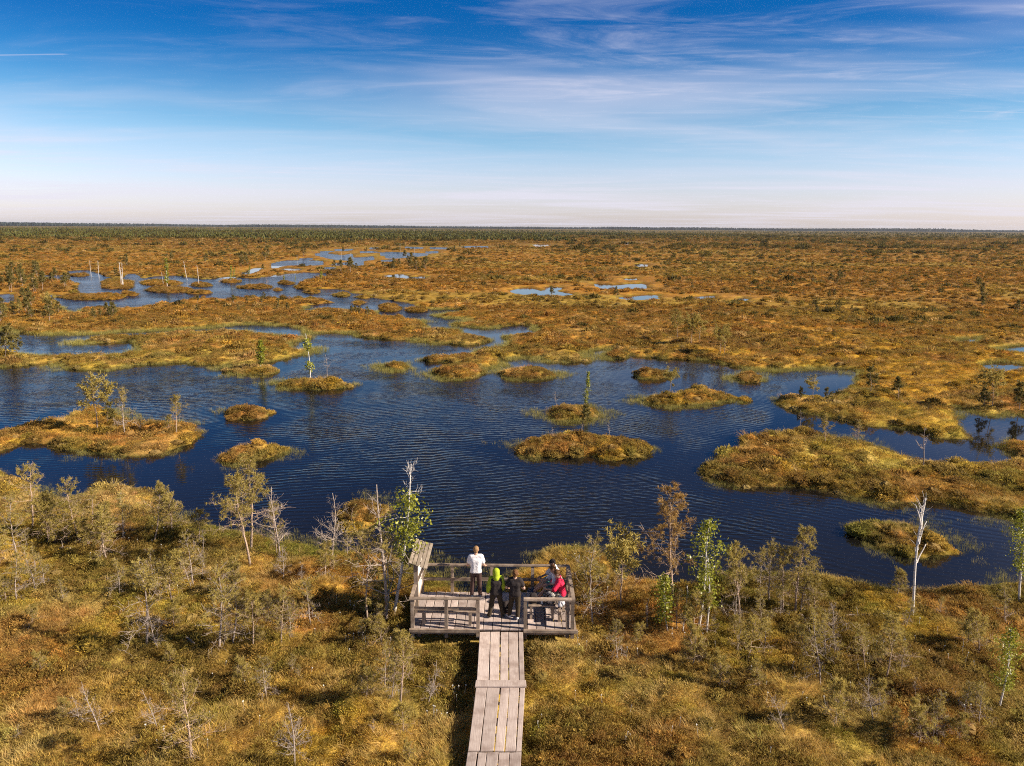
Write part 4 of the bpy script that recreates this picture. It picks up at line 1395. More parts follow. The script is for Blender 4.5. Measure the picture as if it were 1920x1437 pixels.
def leaf_spray(mb, c, d, rng, n=10, r=.10, s0=.030, shade=.5):
    for i in range(n):
        p = c + rng.normal(size=3) * r * .6
        a = unit(rng.normal(size=3)); b = unit(np.cross(a, rng.normal(size=3)))
        s = s0 * rng.uniform(.7, 1.3)
        mb.add([p - a * s, p - b * s * .75, p + a * s * 1.1, p + b * s * .75], [(0, 1, 2, 3)], (), float(np.clip(shade + rng.uniform(-.45, .45), 0, 1)))


def wavy(p, d, L, rng, n=6, wig=.12, grav=0.0):
    pts = [np.array(p, float)]
    d = unit(np.array(d, float))
    for i in range(n):
        d = unit(d + rng.normal(size=3) * wig + np.array([0, 0, grav]))
        pts.append(pts[-1] + d * L / n)
    return np.array(pts)


def make_pine(seed, H=4.0, bare=.3, spread=.26, dens=1.0, lean_curve=.10, top=1.0, flat=False, far=False):
    """returns (wood, crown) builders for a stunted bog pine of height H"""
    rng = np.random.default_rng(seed)
    wood, crown = MB(), MB()
    n = 12
    t = np.linspace(0, 1, n)
    ph = rng.uniform(0, 6.28)
    bend = lean_curve * H
    trunk = np.stack([bend * np.sin(t * 3.0 + ph) * t * (1 - .3 * t) + rng.normal(0, .010 * H, n) * t, bend * .7 * np.cos(t * 2.6 + ph) * t + rng.normal(0, .010 * H, n) * t, t * H], 1)
    trunk -= np.outer(t, [trunk[-1][0], trunk[-1][1], 0]) * .6
    r0 = .0105 * H + .010
    wood.tube(np.concatenate([[trunk[0] - [0, 0, .15]], trunk]), np.concatenate([[r0 * 1.4], r0 * (1 - .88 * t) + .003]), 7)
    nb = int((30 if not far else 20) * (.7 + .1 * H))
    LN, WN = (.13, .017) if not far else (.24, .048)
    for i in range(nb):
        u = bare + (1 - bare) * (i + rng.uniform(0, 1)) / nb
        live = u > bare + (1 - bare) * rng.uniform(.05, .35)
        if flat and u < .62:
            live = rng.uniform() < .15
        k = u * (n - 1); a = int(min(k, n - 2)); f = k - a
        p = trunk[a] * (1 - f) + trunk[a + 1] * f
        az = i * 2.4 + rng.uniform(-.6, .6)
        if flat:
            prof = .30 + .75 * sstep(.45, .8, np.array(u)) * (1.15 - .6 * sstep(.85, 1, np.array(u)))
        else:
            prof = (1.04 - u) ** .55 * (.6 + .75 * rng.uniform())
        L = spread * H * float(prof) * rng.uniform(.65, 1.2) + .07
        el = rng.uniform(-.30, .30) + .65 * u
        d = np.array([math.cos(az) * math.cos(el), math.sin(az) * math.cos(el), math.sin(el)])
        br = wavy(p, d, L, rng, 5, .22, .06 if live else -.04)
        rb = (.005 + .009 * L) * (1 - .4 * u)
        wood.tube(br, np.linspace(rb, rb * .3, 6), 4, False)
        subs = (4 + int(L * 8)) if not far else (3 + int(L * 4))
        bushy = dens * rng.uniform(.55, 1.45)
        for j in range(subs):
            v = rng.uniform(.25, 1.0)
            q = br[min(int(v * 5), 4)] + (br[min(int(v * 5) + 1, 5)] - br[min(int(v * 5), 4)]) * ((v * 5) % 1)
            sd = unit(d * .6 + rng.normal(size=3) * .6 + np.array([0, 0, .25]))
            sl = L * rng.uniform(.15, .40) + .05
            tw = wavy(q, sd, sl, rng, 3, .3)
            if not far:
                wood.tube(tw, np.linspace(max(rb * .5, .0065), .0035, 4), 3, False)
            if live and rng.uniform() < bushy:
                m_ = 13 if not far else 9
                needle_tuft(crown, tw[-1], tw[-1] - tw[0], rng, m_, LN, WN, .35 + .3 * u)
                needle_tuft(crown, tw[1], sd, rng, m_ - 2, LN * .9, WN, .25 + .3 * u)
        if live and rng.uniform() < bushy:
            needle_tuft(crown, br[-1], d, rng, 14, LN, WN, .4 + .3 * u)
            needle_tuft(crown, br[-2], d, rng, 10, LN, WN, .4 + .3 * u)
    if dens > 0:
        for j in range(7):
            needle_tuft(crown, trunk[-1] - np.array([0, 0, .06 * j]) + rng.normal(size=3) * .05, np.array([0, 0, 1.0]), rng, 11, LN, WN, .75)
    return wood, crown


def make_snag(seed, H=4.0, twigs=1.0, kind='pine'):
    """dead, bare tree"""
    rng = np.random.default_rng(seed)
    wood = MB()
    n = 10
    t = np.linspace(0, 1, n)
    ph = rng.uniform(0, 6)
    trunk = np.stack([.05 * H * np.sin(t * 4 + ph) * t, .05 * H * np.cos(t * 3 + ph) * t, t * H], 1)
    trunk -= np.outer(t, [trunk[-1][0], trunk[-1][1], 0]) * .7
    r0 = .0095 * H + .009
    wood.tube(np.concatenate([[trunk[0] - [0, 0, .15]], trunk]), np.concatenate([[r0 * 1.3], r0 * (1 - .8 * t) + .003]), 7)
    for i in range(int(26 * twigs)):
        u = rng.uniform(.22, .98)
        p = trunk[int(u * (n - 1))]
        az = i * 2.4 + rng.uniform(-.5, .5)
        L = H * (.30 * (1.05 - u) ** .6) * rng.uniform(.6, 1.2) + .08
        el = rng.uniform(-.1, .5) + .4 * u
        d = np.array([math.cos(az) * math.cos(el), math.sin(az) * math.cos(el), math.sin(el)])
        br = wavy(p, d, L, rng, 5, .22, .08)
        rb = .006 + .012 * L
        wood.tube(br, np.linspace(rb, rb * .3, 6), 4, False)
        for j in range(5 + int(L * 7)):
            q = br[rng.integers(1, 6)]
            tw = wavy(q, unit(d * .7 + rng.normal(size=3) * .7 + np.array([0, 0, .3])), L * rng.uniform(.2, .5), rng, 3, .3)
            wood.tube(tw, np.linspace(rb * .5, .003, 4), 3, False)
    return wood


def make_birch(seed, H=4.0, crown0=.30, width=.20, dens=1.0, dead_top=False, clusters=None, leaf=.042):
    rng = np.random.default_rng(seed)
    wood, crown = MB(), MB()
    n = 12
    t = np.linspace(0, 1, n)
    ph = rng.uniform(0, 6)
    trunk = np.stack([.035 * H * np.sin(t * 3.5 + ph) * t, .03 * H * np.cos(t * 3 + ph) * t, t * H], 1)
    trunk -= np.outer(t, [trunk[-1][0], trunk[-1][1], 0]) * .5
    r0 = .0085 * H + .010
    wood.tube(np.concatenate([[trunk[0] - [0, 0, .15]], trunk]), np.concatenate([[r0 * 1.25], r0 * (1 - .82 * t) + .004]), 8)
    nb = int(26 * (.5 + .12 * H))
    for i in range(nb):
        u = crown0 + (1 - crown0) * (i + rng.uniform(0, 1)) / nb
        w = math.sin(math.pi * min(1, (u - crown0) / (1 - crown0) * .85 + .12))
        leafy = 1.0
        if clusters:
            leafy = max(math.exp(-((u - c) / s) ** 2) for c, s in clusters)
            w = max(leafy, .35)
        p = trunk[min(int(u * (n - 1)), n - 1)] + (trunk[min(int(u * (n - 1)) + 1, n - 1)] - trunk[min(int(u * (n - 1)), n - 1)]) * ((u * (n - 1)) % 1)
        az = i * 2.4 + rng.uniform(-.7, .7)
        L = width * H * w * rng.uniform(.6, 1.2) + .05
        el = rng.uniform(.2, .9)
        d = np.array([math.cos(az) * math.cos(el), math.sin(az) * math.cos(el), math.sin(el)])
        br = wavy(p, d, L, rng, 4, .18, -.04 if leafy > .4 else .1)
        rb = .004 + .008 * L
        wood.tube(br, np.linspace(rb, .002, 5), 4, False)
        if dead_top and u > .8:
            for j in range(5):
                wood.tube(wavy(br[rng.integers(1, 5)], unit(d + rng.normal(size=3) * .5 + [0, 0, .6]), L * .7, rng, 3, .2), [.005, .004, .003, .002], 3, False)
            continue
        if leafy * dens > rng.uniform(.05, .5):
            for q in br[1:]:
                leaf_spray(crown, q, d, rng, int(16 * dens), .15 + .10 * L, leaf, .35 + .4 * rng.uniform())
    return wood, crown


TREE_MESH = {}


def reg(key, wood, crown, wood_mat, crown_mat, H):
    wm = wood.mesh(key + ' trunk', wood_mat, True)
    cm = crown.mesh(key + ' crown', crown_mat, False, True) if crown is not None and crown.n else None
    TREE_MESH[key] = (wm, cm, H)


for s in range(6):
    w, c = make_pine(10 + s, 4.0, [.30, .22, .38, .25, .42, .30][s], [.34, .38, .32, .36, .34, .28][s], [.62, .5, .68, .45, .6, .5][s], .07)
    reg('pine%d' % s, w, c, M['bark'], M['needle'], 4.0)
for s in range(3):
    w, c = make_pine(30 + s, 2.0, .12, [.40, .46, .38][s], .6, .10)
    reg('small%d' % s, w, c, M['bark'], M['needle'], 2.0)
for s in range(2):
    w, c = make_pine(40 + s, 3.6, .16, .32, [.22, .34][s], .09)
    reg('thin%d' % s, w, c, M['snag'], M['needle'], 3.6)
w, c = make_pine(50, 5.5, .22, .27, .95, .04)
reg('tall', w, c, M['bark'], M['needle_orange'], 5.5)
for s in range(2):
    w, c = make_pine(60 + s, 3.0, .35, .42, 1.1, .10, flat=True, far=True)
    reg('umbrella%d' % s, w, c, M['bark'], M['needle'], 3.0)
w, c = make_pine(66, 4.2, .25, .34, .75, .10, flat=True)
reg('flattop', w, c, M['bark'], M['needle'], 4.2)
for s in range(4):
    w, c = make_pine(70 + s, 3.0, [.2, .1, .3, .15][s], [.30, .40, .26, .34][s], .9, .08, far=True)
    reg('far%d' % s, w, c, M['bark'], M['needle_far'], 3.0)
for s in range(4):
    reg('snag%d' % s, make_snag(80 + s, 3.6, [1.1, .8, .7, 1.3][s]), None, M['snag'], None, 3.6)
w = make_snag(90, 2.6, .35); reg('stick', w, None, M['snag'], None, 2.6)
for s in range(3):
    w, c = make_birch(100 + s, 4.0, [.28, .32, .22][s], [.18, .15, .17][s], 1.0)
    reg('birch%d' % s, w, c, M['birch'], M['leaf'], 4.0)
w, c = make_birch(110, 5.6, .30, .16, 1.5, True, [(.48, .07), (.66, .08)])
reg('birch_clustered', w, c, M['birch'], M['leaf'], 5.6)
w, c = make_birch(112, 2.0, .25, .17, .75)
reg('sapling', w, c, M['birch'], M['leaf'], 2.0)
w, c = make_birch(113, 3.0, .30, .09, .5, False, [(.42, .08), (.8, .05)])
reg('birch_thin', w, c, M['birch'], M['leaf'], 3.0)
w, c = make_birch(115, 5.0, .16, .08, 1.3)
reg('birch_column', w, c, M['birch'], M['leaf'], 5.0)
w, c = make_birch(121, 4.0, .20, .17, 1.0, leaf=.085); reg('birchfar', w, c, M['birch'], M['leaf'], 4.0)
w, c = make_birch(122, 5.0, .14, .08, .6, leaf=.07); reg('birchfar_column', w, c, M['birch'], M['leaf'], 5.0)
w, c = make_birch(123, 4.0, .15, .07, .6, False, [(.3, .12), (.75, .08)], leaf=.075); reg('birchfar_thin', w, c, M['birch'], M['leaf'], 4.0)
# dead birch with a broken, forked top
rngb = np.random.default_rng(7)
w = MB()
t = np.linspace(0, 1, 12)
w.tube(np.stack([.06 * np.sin(t * 5), .05 * np.cos(t * 4), t * 3.55 - .15], 1), .050 - .020 * t, 9)
for p, d, L, r in (((.06, 0, 3.3), (.12, 0, 1), 1.15, .055), ((.06, 0, 3.35), (.45, .1, 1), 1.0, .03), ((-.02, 0, 2.0), (-.5, .2, 1), .75, .028), ((-.02, 0, 2.7), (-.42, -.1, 1), .85, .030), ((0, 0, 2.05), (-.3, -.3, 1), .5, .02), ((.2, 0, 4.0), (.4, .2, 1), .6, .016)):
    w.tube(wavy(p, d, L, rngb, 5, .08, .05), np.linspace(r, r * .35, 6), 6)
for i in range(16):
    b0 = np.array((.10 + .25 * rngb.uniform(), 0, 3.5 + .9 * rngb.uniform())) if i < 10 else np.array((-.1, 0, 2.2 + rngb.uniform()))
    w.tube(wavy(b0, (rngb.normal() * .5 + .2, rngb.normal() * .5, 1), .55, rngb, 4, .2), [.010, .008, .006, .004, .003], 4)
reg('dead_birch', w, None, M['birch'], None, 4.45)
w = MB()
w.tube(np.stack([.03 * np.sin(t * 5), .03 * np.cos(t * 4), t * 6.0 - .15], 1), .075 - .045 * t, 6)
for i in range(5):
    w.tube(wavy((0, 0, 3.4 + .5 * i), (rngb.normal(), rngb.normal(), 1), .7, rngb, 3, .15), [.025, .018, .01, .004], 4)
reg('pole', w, None, M['birch'], None, 6.0)

KIND_NAME = {'pine': 'pine_tree', 'small': 'pine_tree', 'thin': 'pine_tree', 'tall': 'pine_tree', 'umbrella': 'pine_tree', 'flattop': 'pine_tree', 'far': 'pine_tree', 'snag': 'dead_tree', 'stick': 'dead_tree',
             'birch': 'birch_tree', 'birch_clustered': 'birch_tree', 'sapling': 'birch_tree', 'birch_thin': 'birch_tree', 'birch_column': 'birch_tree', 'birchfar': 'birch_tree', 'birchfar_column': 'birch_tree', 'birchfar_thin': 'birch_tree', 'dead_birch': 'dead_tree', 'pole': 'dead_tree'}
trng = np.random.default_rng(77)


def top_z(x, y):
    """land height at a point, islets included"""
    xa = np.array([x]); ya = np.array([y])
    h = float(ground_h(xa, ya, None, np.array([0.0065 * y]))[0])
    for poly, crest, k in ISLET_TOPS:
        d = -poly_sd(poly, xa, ya, 6.0)
        if d[0] > -.3:
            cr_l = crest * (.45 if k == 14 and x > poly[:, 0].min() + 2.4 else 1)
            h = max(h, float(islet_h(xa, ya, d, cr_l)[0]))
    return h


def plant(key, x, y, z, H, tilt_x, label, group, rz=None):
    wm, cm, H0 = TREE_MESH[key]
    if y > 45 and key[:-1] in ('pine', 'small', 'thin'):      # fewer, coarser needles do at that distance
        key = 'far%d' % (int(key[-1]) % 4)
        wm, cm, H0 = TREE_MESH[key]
    if y > 45 and key in ('birch0', 'birch1', 'birch2', 'birch_column', 'birch_thin'):
        key = {'birch_column': 'birchfar_column', 'birch_thin': 'birchfar_thin'}.get(key, 'birchfar')
        wm, cm, H0 = TREE_MESH[key]
    kind = KIND_NAME[key.rstrip('0123456789')]
    s = H / H0
    o = link(kind, None, None, (x, y, z))
    o.rotation_euler = Matrix.Rotation(tilt_x, 3, 'Y').to_euler() if rz is None else (Matrix.Rotation(tilt_x, 3, 'Y') @ Matrix.Rotation(rz, 3, 'Z')).to_euler()
    sx = s * (1 if H > 1.2 else 1.0)
    o.scale = (sx, sx, s)
    tag(o, label, 'dead tree' if kind == 'dead_tree' else ('birch' if kind == 'birch_tree' else 'pine'), group)
    link('trunk', wm, o)
    if cm is not None:
        link('crown', cm, o)
    return o


def tree(key, bx, by, tx, ty, label, group=None):
    """tree whose foot and tip the photograph shows at two pixels"""
    z = .4
    for _ in range(3):
        x, y = ground_at(bx, by, z)
        z = top_z(float(x), float(y))
    xt, zt = height_at(tx, ty, float(y))
    H = max(zt - z, .3)
    tilt = math.atan2(xt - float(x), H)
    return plant(key, float(x), float(y), z - .03, math.hypot(H, xt - float(x)), tilt, label, group, trng.uniform(0, 6.28))


GA, GB, GC = 'pines on the near left bank', 'pines on the near right bank', 'small pines along the near bank'
T = [
    ('pine1', 61, 990, 58, 873, 'pine whose tip reaches over the still bay at the far left of the near bank'),
    ('pine0', 91, 1023, 88, 928, 'pine with a straight pale trunk beside the still bay'),
    ('thin0', 31, 1040, 20, 935, 'sparse grey-branched pine at the left picture edge'),
    ('pine3', 150, 1020, 125, 903, 'pine leaning over the water left of the rusty moss point'),
    ('small0', 168, 1023, 148, 975, 'small crooked pine leaning behind the fallen stub'),
    ('pine5', 172, 985, 175, 920, 'pine with a bent trunk in front of the rusty moss point'),
    ('thin1', 229, 1013, 226, 925, 'sparse pine among cottongrass below the rusty moss point'),
    ('pine2', 288, 1015, 301, 908, 'lone pine with a wide crown at the end of the rusty moss point'),
    ('pine4', 469, 1060, 443, 898, 'tall pine with a leaning trunk, left one of a close pair by the water'),
    ('pine0', 470, 1032, 466, 862, 'tallest pine of the left bank, its tip against the boat-shaped islet'),
    ('thin0', 363, 1100, 343, 1000, 'leaning half-bare pine left of the tall pair'),
    ('snag1', 361, 1105, 334, 1045, 'short dead pine leaning beside the half-bare pine'),
    ('snag2', 386, 1068, 361, 1010, 'slanting dead stem between the half-bare pine and the tall pair'),
    ('stick', 380, 1040, 378, 990, 'thin upright dead stick near the left bank'),
    ('thin1', 275, 1211, 263, 1055, 'tall greyish pine with shaggy dead twigs mid-left'),
    ('snag0', 297, 1218, 272, 1140, 'dead leaning pine tangled into the shaggy grey pine'),
    ('thin0', 411, 1216, 408, 1063, 'slim half-dead pine in the middle of the left bank thicket'),
    ('pine5', 423, 1193, 421, 1105, 'thin pine just behind the slim half-dead one'),
    ('thin1', 436, 1208, 441, 1100, 'curved thin pine right of the slim half-dead one'),
    ('pine2', 474, 1216, 469, 1110, 'reddish-stemmed pine at the right of the thicket'),
    ('snag0', 525, 1048, 510, 912, 'grey dead pine with twiggy top standing by the tall pair'),
    ('pine5', 518, 1038, 512, 945, 'thin pine half hidden by the grey dead pine'),
    ('snag3', 623, 1055, 623, 923, 'broad dead pine with bare spreading branches at the water'),
    ('flattop', 690, 1166, 686, 1018, 'flat-topped pine with a pale bent limb left of the information board'),
    ('snag1', 724, 1168, 708, 908, 'tall bare pine forked at its top next to the big birch'),
    ('birch_clustered', 738, 1155, 774, 868, 'big birch with two green leaf clumps and a dead top beside the platform'),
    ('birch_thin', 729, 1150, 722, 1030, 'thin white birch stem at the foot of the big birch'),
    ('small2', 612, 1085, 610, 1020, 'small bushy pine on the bank behind the square shadow'),
    ('snag2', 565, 1093, 563, 1050, 'small dead pine mid-left behind the dark square shadow'),
    ('snag0', 530, 1090, 532, 1020, 'twiggy dead pine below the tall pair'),
    ('thin1', 583, 1173, 570, 1088, 'leaning sparse pine left of the square shadow'),
    ('pine3', 528, 1208, 528, 1105, 'pine with low dead twigs in front of the square shadow'),
    ('pine1', 358, 1432, 343, 1262, 'large yellowish pine at the bottom left'),
    ('snag1', 187, 1372, 153, 1277, 'dead pine leaning left at the bottom left'),
    ('snag2', 297, 1374, 267, 1290, 'half-fallen dead pine left of the large yellowish pine'),
    ('snag3', 553, 1440, 540, 1315, 'white dead pine with a branching top at the bottom edge'),
    ('small1', 60, 1172, 60, 1135, 'tiny lone pine in the open moss at the left edge'),
    ('small0', 327, 1180, 325, 1125, 'small pine right of the shaggy grey pine'),
    ('pine5', 751, 1318, 753, 1182, 'pine standing just left of the boardwalk'),
    ('snag2', 800, 1327, 819, 1236, 'dead leaning stem close to the boardwalk shadow'),
    ('small2', 757, 1378, 752, 1320, 'small shaggy pine at the lower left of the boardwalk'),
    ('small1', 715, 1210, 708, 1155, 'bushy young pine in front of the platform corner'),
    ('thin0', 1111, 1172, 1114, 1015, 'sparse grey pine just right of the platform'),
    ('umbrella1', 1165, 1138, 1164, 1030, 'slender pine with a round green tuft right of the platform'),
    ('stick', 1159, 1133, 1157, 1105, 'short dead stick beside the slender round-topped pine'),
    ('stick', 1214, 1178, 1217, 1118, 'dead sapling between platform and birches'),
    ('tall', 1262, 1125, 1255, 915, 'tallest pine of the right bank with orange-brown needles'),
    ('sapling', 1252, 1184, 1243, 1085, 'birch sapling under the tall orange pine'),
    ('birch_thin', 1280, 1186, 1289, 1095, 'thin leafy birch stem just right of the birch sapling'),
    ('birch0', 1310, 1176, 1334, 976, 'bright green birch leaning beside the tall orange pine'),
    ('birch_thin', 1324, 1191, 1330, 1040, 'slim second stem close behind the bright green birch'),
    ('pine2', 1386, 1170, 1381, 1025, 'dark thin pine right of the bright green birch'),
    ('snag2', 1379, 1182, 1386, 1095, 'dead stem crossing the dark thin pine'),
    ('snag1', 1366, 1158, 1352, 1120, 'low dead pine with hooked branches on the right bank'),
    ('thin1', 1428, 1172, 1427, 1105, 'small half-dead pine on the rusty slope'),
    ('pine5', 1466, 1150, 1471, 1030, 'slim pine left of the wide-crowned pine on the right bank'),
    ('pine0', 1491, 1153, 1509, 998, 'wide-crowned pine on the right bank near the water'),
    ('thin0', 1501, 1150, 1520, 1050, 'thin pine behind the wide-crowned pine on the right bank'),
    ('thin1', 1443, 1133, 1448, 1018, 'grey thin pine at the water left of the slim pine'),
    ('dead_birch', 1708, 1152, 1733, 930, 'white dead birch trunk with a broken forked top'),
    ('birch1', 1911, 1125, 1918, 955, 'leafy birch cut by the right picture edge'),
    ('thin0', 1537, 1284, 1530, 1150, 'reddish thin pine beside the fallen logs'),
    ('snag0', 1567, 1224, 1557, 1127, 'pale dead pine between the thin pine and the logs'),
    ('thin1', 1550, 1234, 1546, 1150, 'half-dead pine left of the pale dead pine'),
    ('pine3', 1625, 1260, 1613, 1174, 'small pine below the fallen logs'),
    ('pine0', 1660, 1280, 1677, 1154, 'dark green pine among cottongrass below the white dead birch'),
    ('snag1', 1472, 1372, 1443, 1300, 'dead leaning pine on a dark hummock at the lower right'),
    ('small0', 1347, 1292, 1353, 1228, 'small pine on the open slope right of the boardwalk'),
    ('birch2', 1873, 1329, 1899, 1178, 'young birch leaning at the right edge'),
    ('snag3', 1637, 1352, 1630, 1262, 'bare twiggy dead bush at the lower right'),
    ('small1', 1827, 1209, 1822, 1160, 'bushy small pine in the shade at the right'),
    ('small2', 1836, 1222, 1832, 1150, 'shaggy small pine close to the bushy one at the right'),
    ('thin0', 1888, 1172, 1880, 1098, 'thin grey pine near the right edge birch'),
    ('small0', 1800, 1392, 1805, 1338, 'low green pine bush at the lower right corner'),
    ('small1', 1782, 1380, 1776, 1345, 'second low pine bush at the lower right corner'),
    ('stick', 1717, 1316, 1720, 1268, 'thin dead stick in the grass at the right'),
    ('small2', 1422, 1292, 1420, 1240, 'young pine on the mossy slope left of the dark hummock'),
    # on the water and along the far shores
    ('umbrella0', 182, 809, 177, 727, 'green round-topped pine on the wooded left spit'),
    ('thin1', 234, 813, 228, 730, 'grey broad pine in the middle of the wooded left spit'),
    ('pine2', 331, 811, 328, 742, 'slim pine near the tip of the wooded left spit'),
    ('small1', 200, 792, 205, 755, 'bushy low pine behind the two bigger pines of the left spit'),
    ('small2', 214, 800, 212, 768, 'low pine between the two bigger pines of the left spit'),
    ('small0', 318, 806, 316, 780, 'low pine beside the slim pine at the tip of the left spit'),
    ('thin0', 262, 806, 264, 778, 'grey shrub-like pine right of the broad grey pine on the left spit'),
    ('birch0', 488, 692, 490, 640, 'bright green birch alone on an oval islet'),
    ('birch_thin', 582, 713, 575, 625, 'tall thin pale birch with few leaves on an islet'),
    ('stick', 614, 710, 610, 665, 'forked white dead stick on the islet of the thin birch'),
    ('birch_column', 1098, 765, 1102, 697, 'slender green columnar birch on a round islet'),
    ('stick', 1044, 765, 1042, 733, 'dead stick at the edge of the round birch islet'),
    ('small2', 1090, 812, 1098, 760, 'small bushy pine on the elongated mid-lake islet'),
    ('stick', 1145, 822, 1142, 790, 'bare twig standing on the elongated mid-lake islet'),
    ('snag1', 1037, 826, 1036, 800, 'small dead shrub at the left of the elongated islet'),
    ('umbrella1', 1255, 743, 1257, 702, 'small umbrella pine on the two-humped islet'),
    ('umbrella0', 1525, 752, 1523, 717, 'flat umbrella pine on the dark spit to the right'),
    ('small0', 1500, 752, 1502, 727, 'low pine left of the flat umbrella pine'),
    ('small1', 1549, 755, 1552, 728, 'low pine right of the flat umbrella pine'),
    ('pine5', 1632, 737, 1634, 690, 'thin pine on the heath mound by the bay'),
    ('small2', 1684, 747, 1686, 708, 'bushy pine on the heath mound by the bay'),
    ('umbrella1', 1860, 764, 1861, 708, 'umbrella pine standing in the golden wet lawn'),
    ('far0', 1846, 760, 1846, 728, 'dark low pine leaning on the umbrella pine of the lawn'),
    ('pine4', 1911, 768, 1913, 718, 'pine cut by the right edge behind the golden lawn'),
    ('pine0', 1547, 832, 1550, 779, 'round pine on the big right peninsula'),
    ('pine3', 1607, 832, 1612, 788, 'second pine on the big right peninsula'),
    ('stick', 1731, 874, 1735, 800, 'tall thin dead stem on the big right peninsula'),
    ('stick', 1500, 803, 1501, 768, 'bare stick on the far shore of the big right peninsula'),
    ('umbrella0', 1270, 638, 1269, 598, 'left one of three slim pines on the far bank'),
    ('umbrella1', 1296, 646, 1296, 602, 'middle one of three slim pines on the far bank'),
    ('umbrella0', 1313, 644, 1312, 606, 'right one of three slim pines on the far bank'),
    ('umbrella1', 1350, 664, 1350, 624, 'left pine of the pair on the far bank'),
    ('umbrella0', 1358, 664, 1358, 622, 'right pine of the pair on the far bank'),
    ('pine0', 9, 667, 15, 612, 'pine at the left edge on the long spit'),
    ('pine3', 32, 662, 33, 628, 'smaller pine just right of the edge pine on the long spit'),
    ('pole', 171, 519, 168, 488, 'left of two bare white trunks beyond the far lake'),
    ('pole', 186, 523, 183, 488, 'right of two bare white trunks beyond the far lake'),
    ('pole', 230, 536, 223, 490, 'leaning white trunk, left of a trio on the far islet'),
    ('pole', 231, 536, 228, 492, 'tallest white trunk of the trio on the far islet'),
    ('pole', 227, 534, 224, 500, 'shortest white trunk of the trio on the far islet'),
    ('pole', 306, 532, 303, 510, 'short white trunk left of the tall green far birch'),
    ('birch_column', 314, 540, 310, 485, 'tall green far birch among the distant islets'),
    ('pole', 351, 526, 344, 489, 'bare white trunk leaning left between the far birches'),
    ('pole', 373, 534, 369, 496, 'lone leaning white trunk on a small far islet'),
    ('birch_column', 433, 527, 433, 498, 'left of the pair of green birches on the far islet'),
    ('birch_column', 438, 526, 440, 502, 'right of the pair of green birches on the far islet'),
    ('birch_column', 466, 519, 468, 498, 'green birch on the bank of the far lake'),
    ('snag3', 500, 537, 500, 518, 'bare white bush on the long flat far islet'),
    ('birch1', 532, 531, 532, 517, 'round green bush-like birch on a far islet'),
    ('birch1', 601, 525, 602, 509, 'small green birch on the point of the far lake'),
    ('birch_column', 553, 530, 554, 518, 'small dark birch beside the point of the far lake'),
    ('pole', 557, 496, 557, 478, 'bare white trunk by the far pools, left one'),
    ('pole', 640, 488, 640, 473, 'white trunk in the middle of the far pools'),
    ('pole', 657, 486, 657, 474, 'short white trunk in the middle of the far pools'),
    ('pole', 750, 476, 750, 458, 'tall white trunk at the right of the far pools'),
    ('pole', 777, 478, 777, 463, 'rightmost white trunk of the far pools'),
]
for a in T:
    tree(*a)

# scattered pines that the photograph does not tell apart
SC = []


ONES = 'first second third fourth fifth sixth seventh eighth ninth tenth eleventh twelfth thirteenth fourteenth fifteenth sixteenth seventeenth eighteenth nineteenth'.split()
TENS = {20: 'twent', 30: 'thirt', 40: 'fort', 50: 'fift', 60: 'sixt'}


def ordinal(n):
    if n < 20:
        return ONES[n - 1]
    t, u = n // 10 * 10, n % 10
    return TENS[t] + ('ieth' if u == 0 else 'y-' + ONES[u - 1])


def scatter_px(x0, x1, y0, y1, n, h0, h1, keys, label, group, seed, lump=0.0):
    """pines the photograph shows only as a scatter; counted from the left"""
    r = np.random.default_rng(seed)
    spots = []
    k = 0
    while k < n:
        px, py = r.uniform(x0, x1), r.uniform(y0, y1)
        if lump and spots and r.uniform() < lump:
            q = spots[r.integers(len(spots))]
            px, py = q[0] + r.normal(0, 14), q[1] + r.normal(0, 2.5)
        x, y = ground_at(px, py, .35)
        x, y = float(x), float(y)
        if not (x0 < px < x1) or land_sdf(np.array([x]), np.array([y]))[0] < .5 or under_deck(np.array([x]), np.array([y]), .4)[0]:
            k += .2
            continue
        spots.append((px, py, x, y))
        k += 1
    for i, (px, py, x, y) in enumerate(sorted(spots)):
        plant(keys[r.integers(len(keys))], x, y, top_z(x, y) - .03, r.uniform(h0, h1), r.normal(0, .06), ordinal(i + 1) + ' ' + label + ', counted from the left', group, r.uniform(0, 6.28))


FARK = ['far0', 'far1', 'far2', 'far3']
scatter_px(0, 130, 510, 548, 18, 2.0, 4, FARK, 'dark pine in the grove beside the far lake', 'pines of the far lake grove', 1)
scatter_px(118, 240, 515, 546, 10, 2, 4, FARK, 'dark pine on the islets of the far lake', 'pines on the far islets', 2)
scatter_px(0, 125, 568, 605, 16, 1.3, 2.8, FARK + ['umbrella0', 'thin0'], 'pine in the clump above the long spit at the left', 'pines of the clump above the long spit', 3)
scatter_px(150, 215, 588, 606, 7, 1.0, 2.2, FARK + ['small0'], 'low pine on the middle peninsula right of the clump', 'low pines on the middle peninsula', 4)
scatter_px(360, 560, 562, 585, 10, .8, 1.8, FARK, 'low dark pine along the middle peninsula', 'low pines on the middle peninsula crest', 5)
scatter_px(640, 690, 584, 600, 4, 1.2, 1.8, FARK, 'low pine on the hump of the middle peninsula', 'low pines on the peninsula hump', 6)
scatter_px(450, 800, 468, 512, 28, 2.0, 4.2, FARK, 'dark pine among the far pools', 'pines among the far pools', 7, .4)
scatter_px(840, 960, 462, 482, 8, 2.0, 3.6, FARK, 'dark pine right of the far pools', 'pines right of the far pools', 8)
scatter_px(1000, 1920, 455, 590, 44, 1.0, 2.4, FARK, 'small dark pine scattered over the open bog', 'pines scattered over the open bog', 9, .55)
scatter_px(0, 560, 455, 500, 8, 2.0, 4, FARK, 'small dark pine on the open bog beyond the far lake', 'pines beyond the far lake', 10)
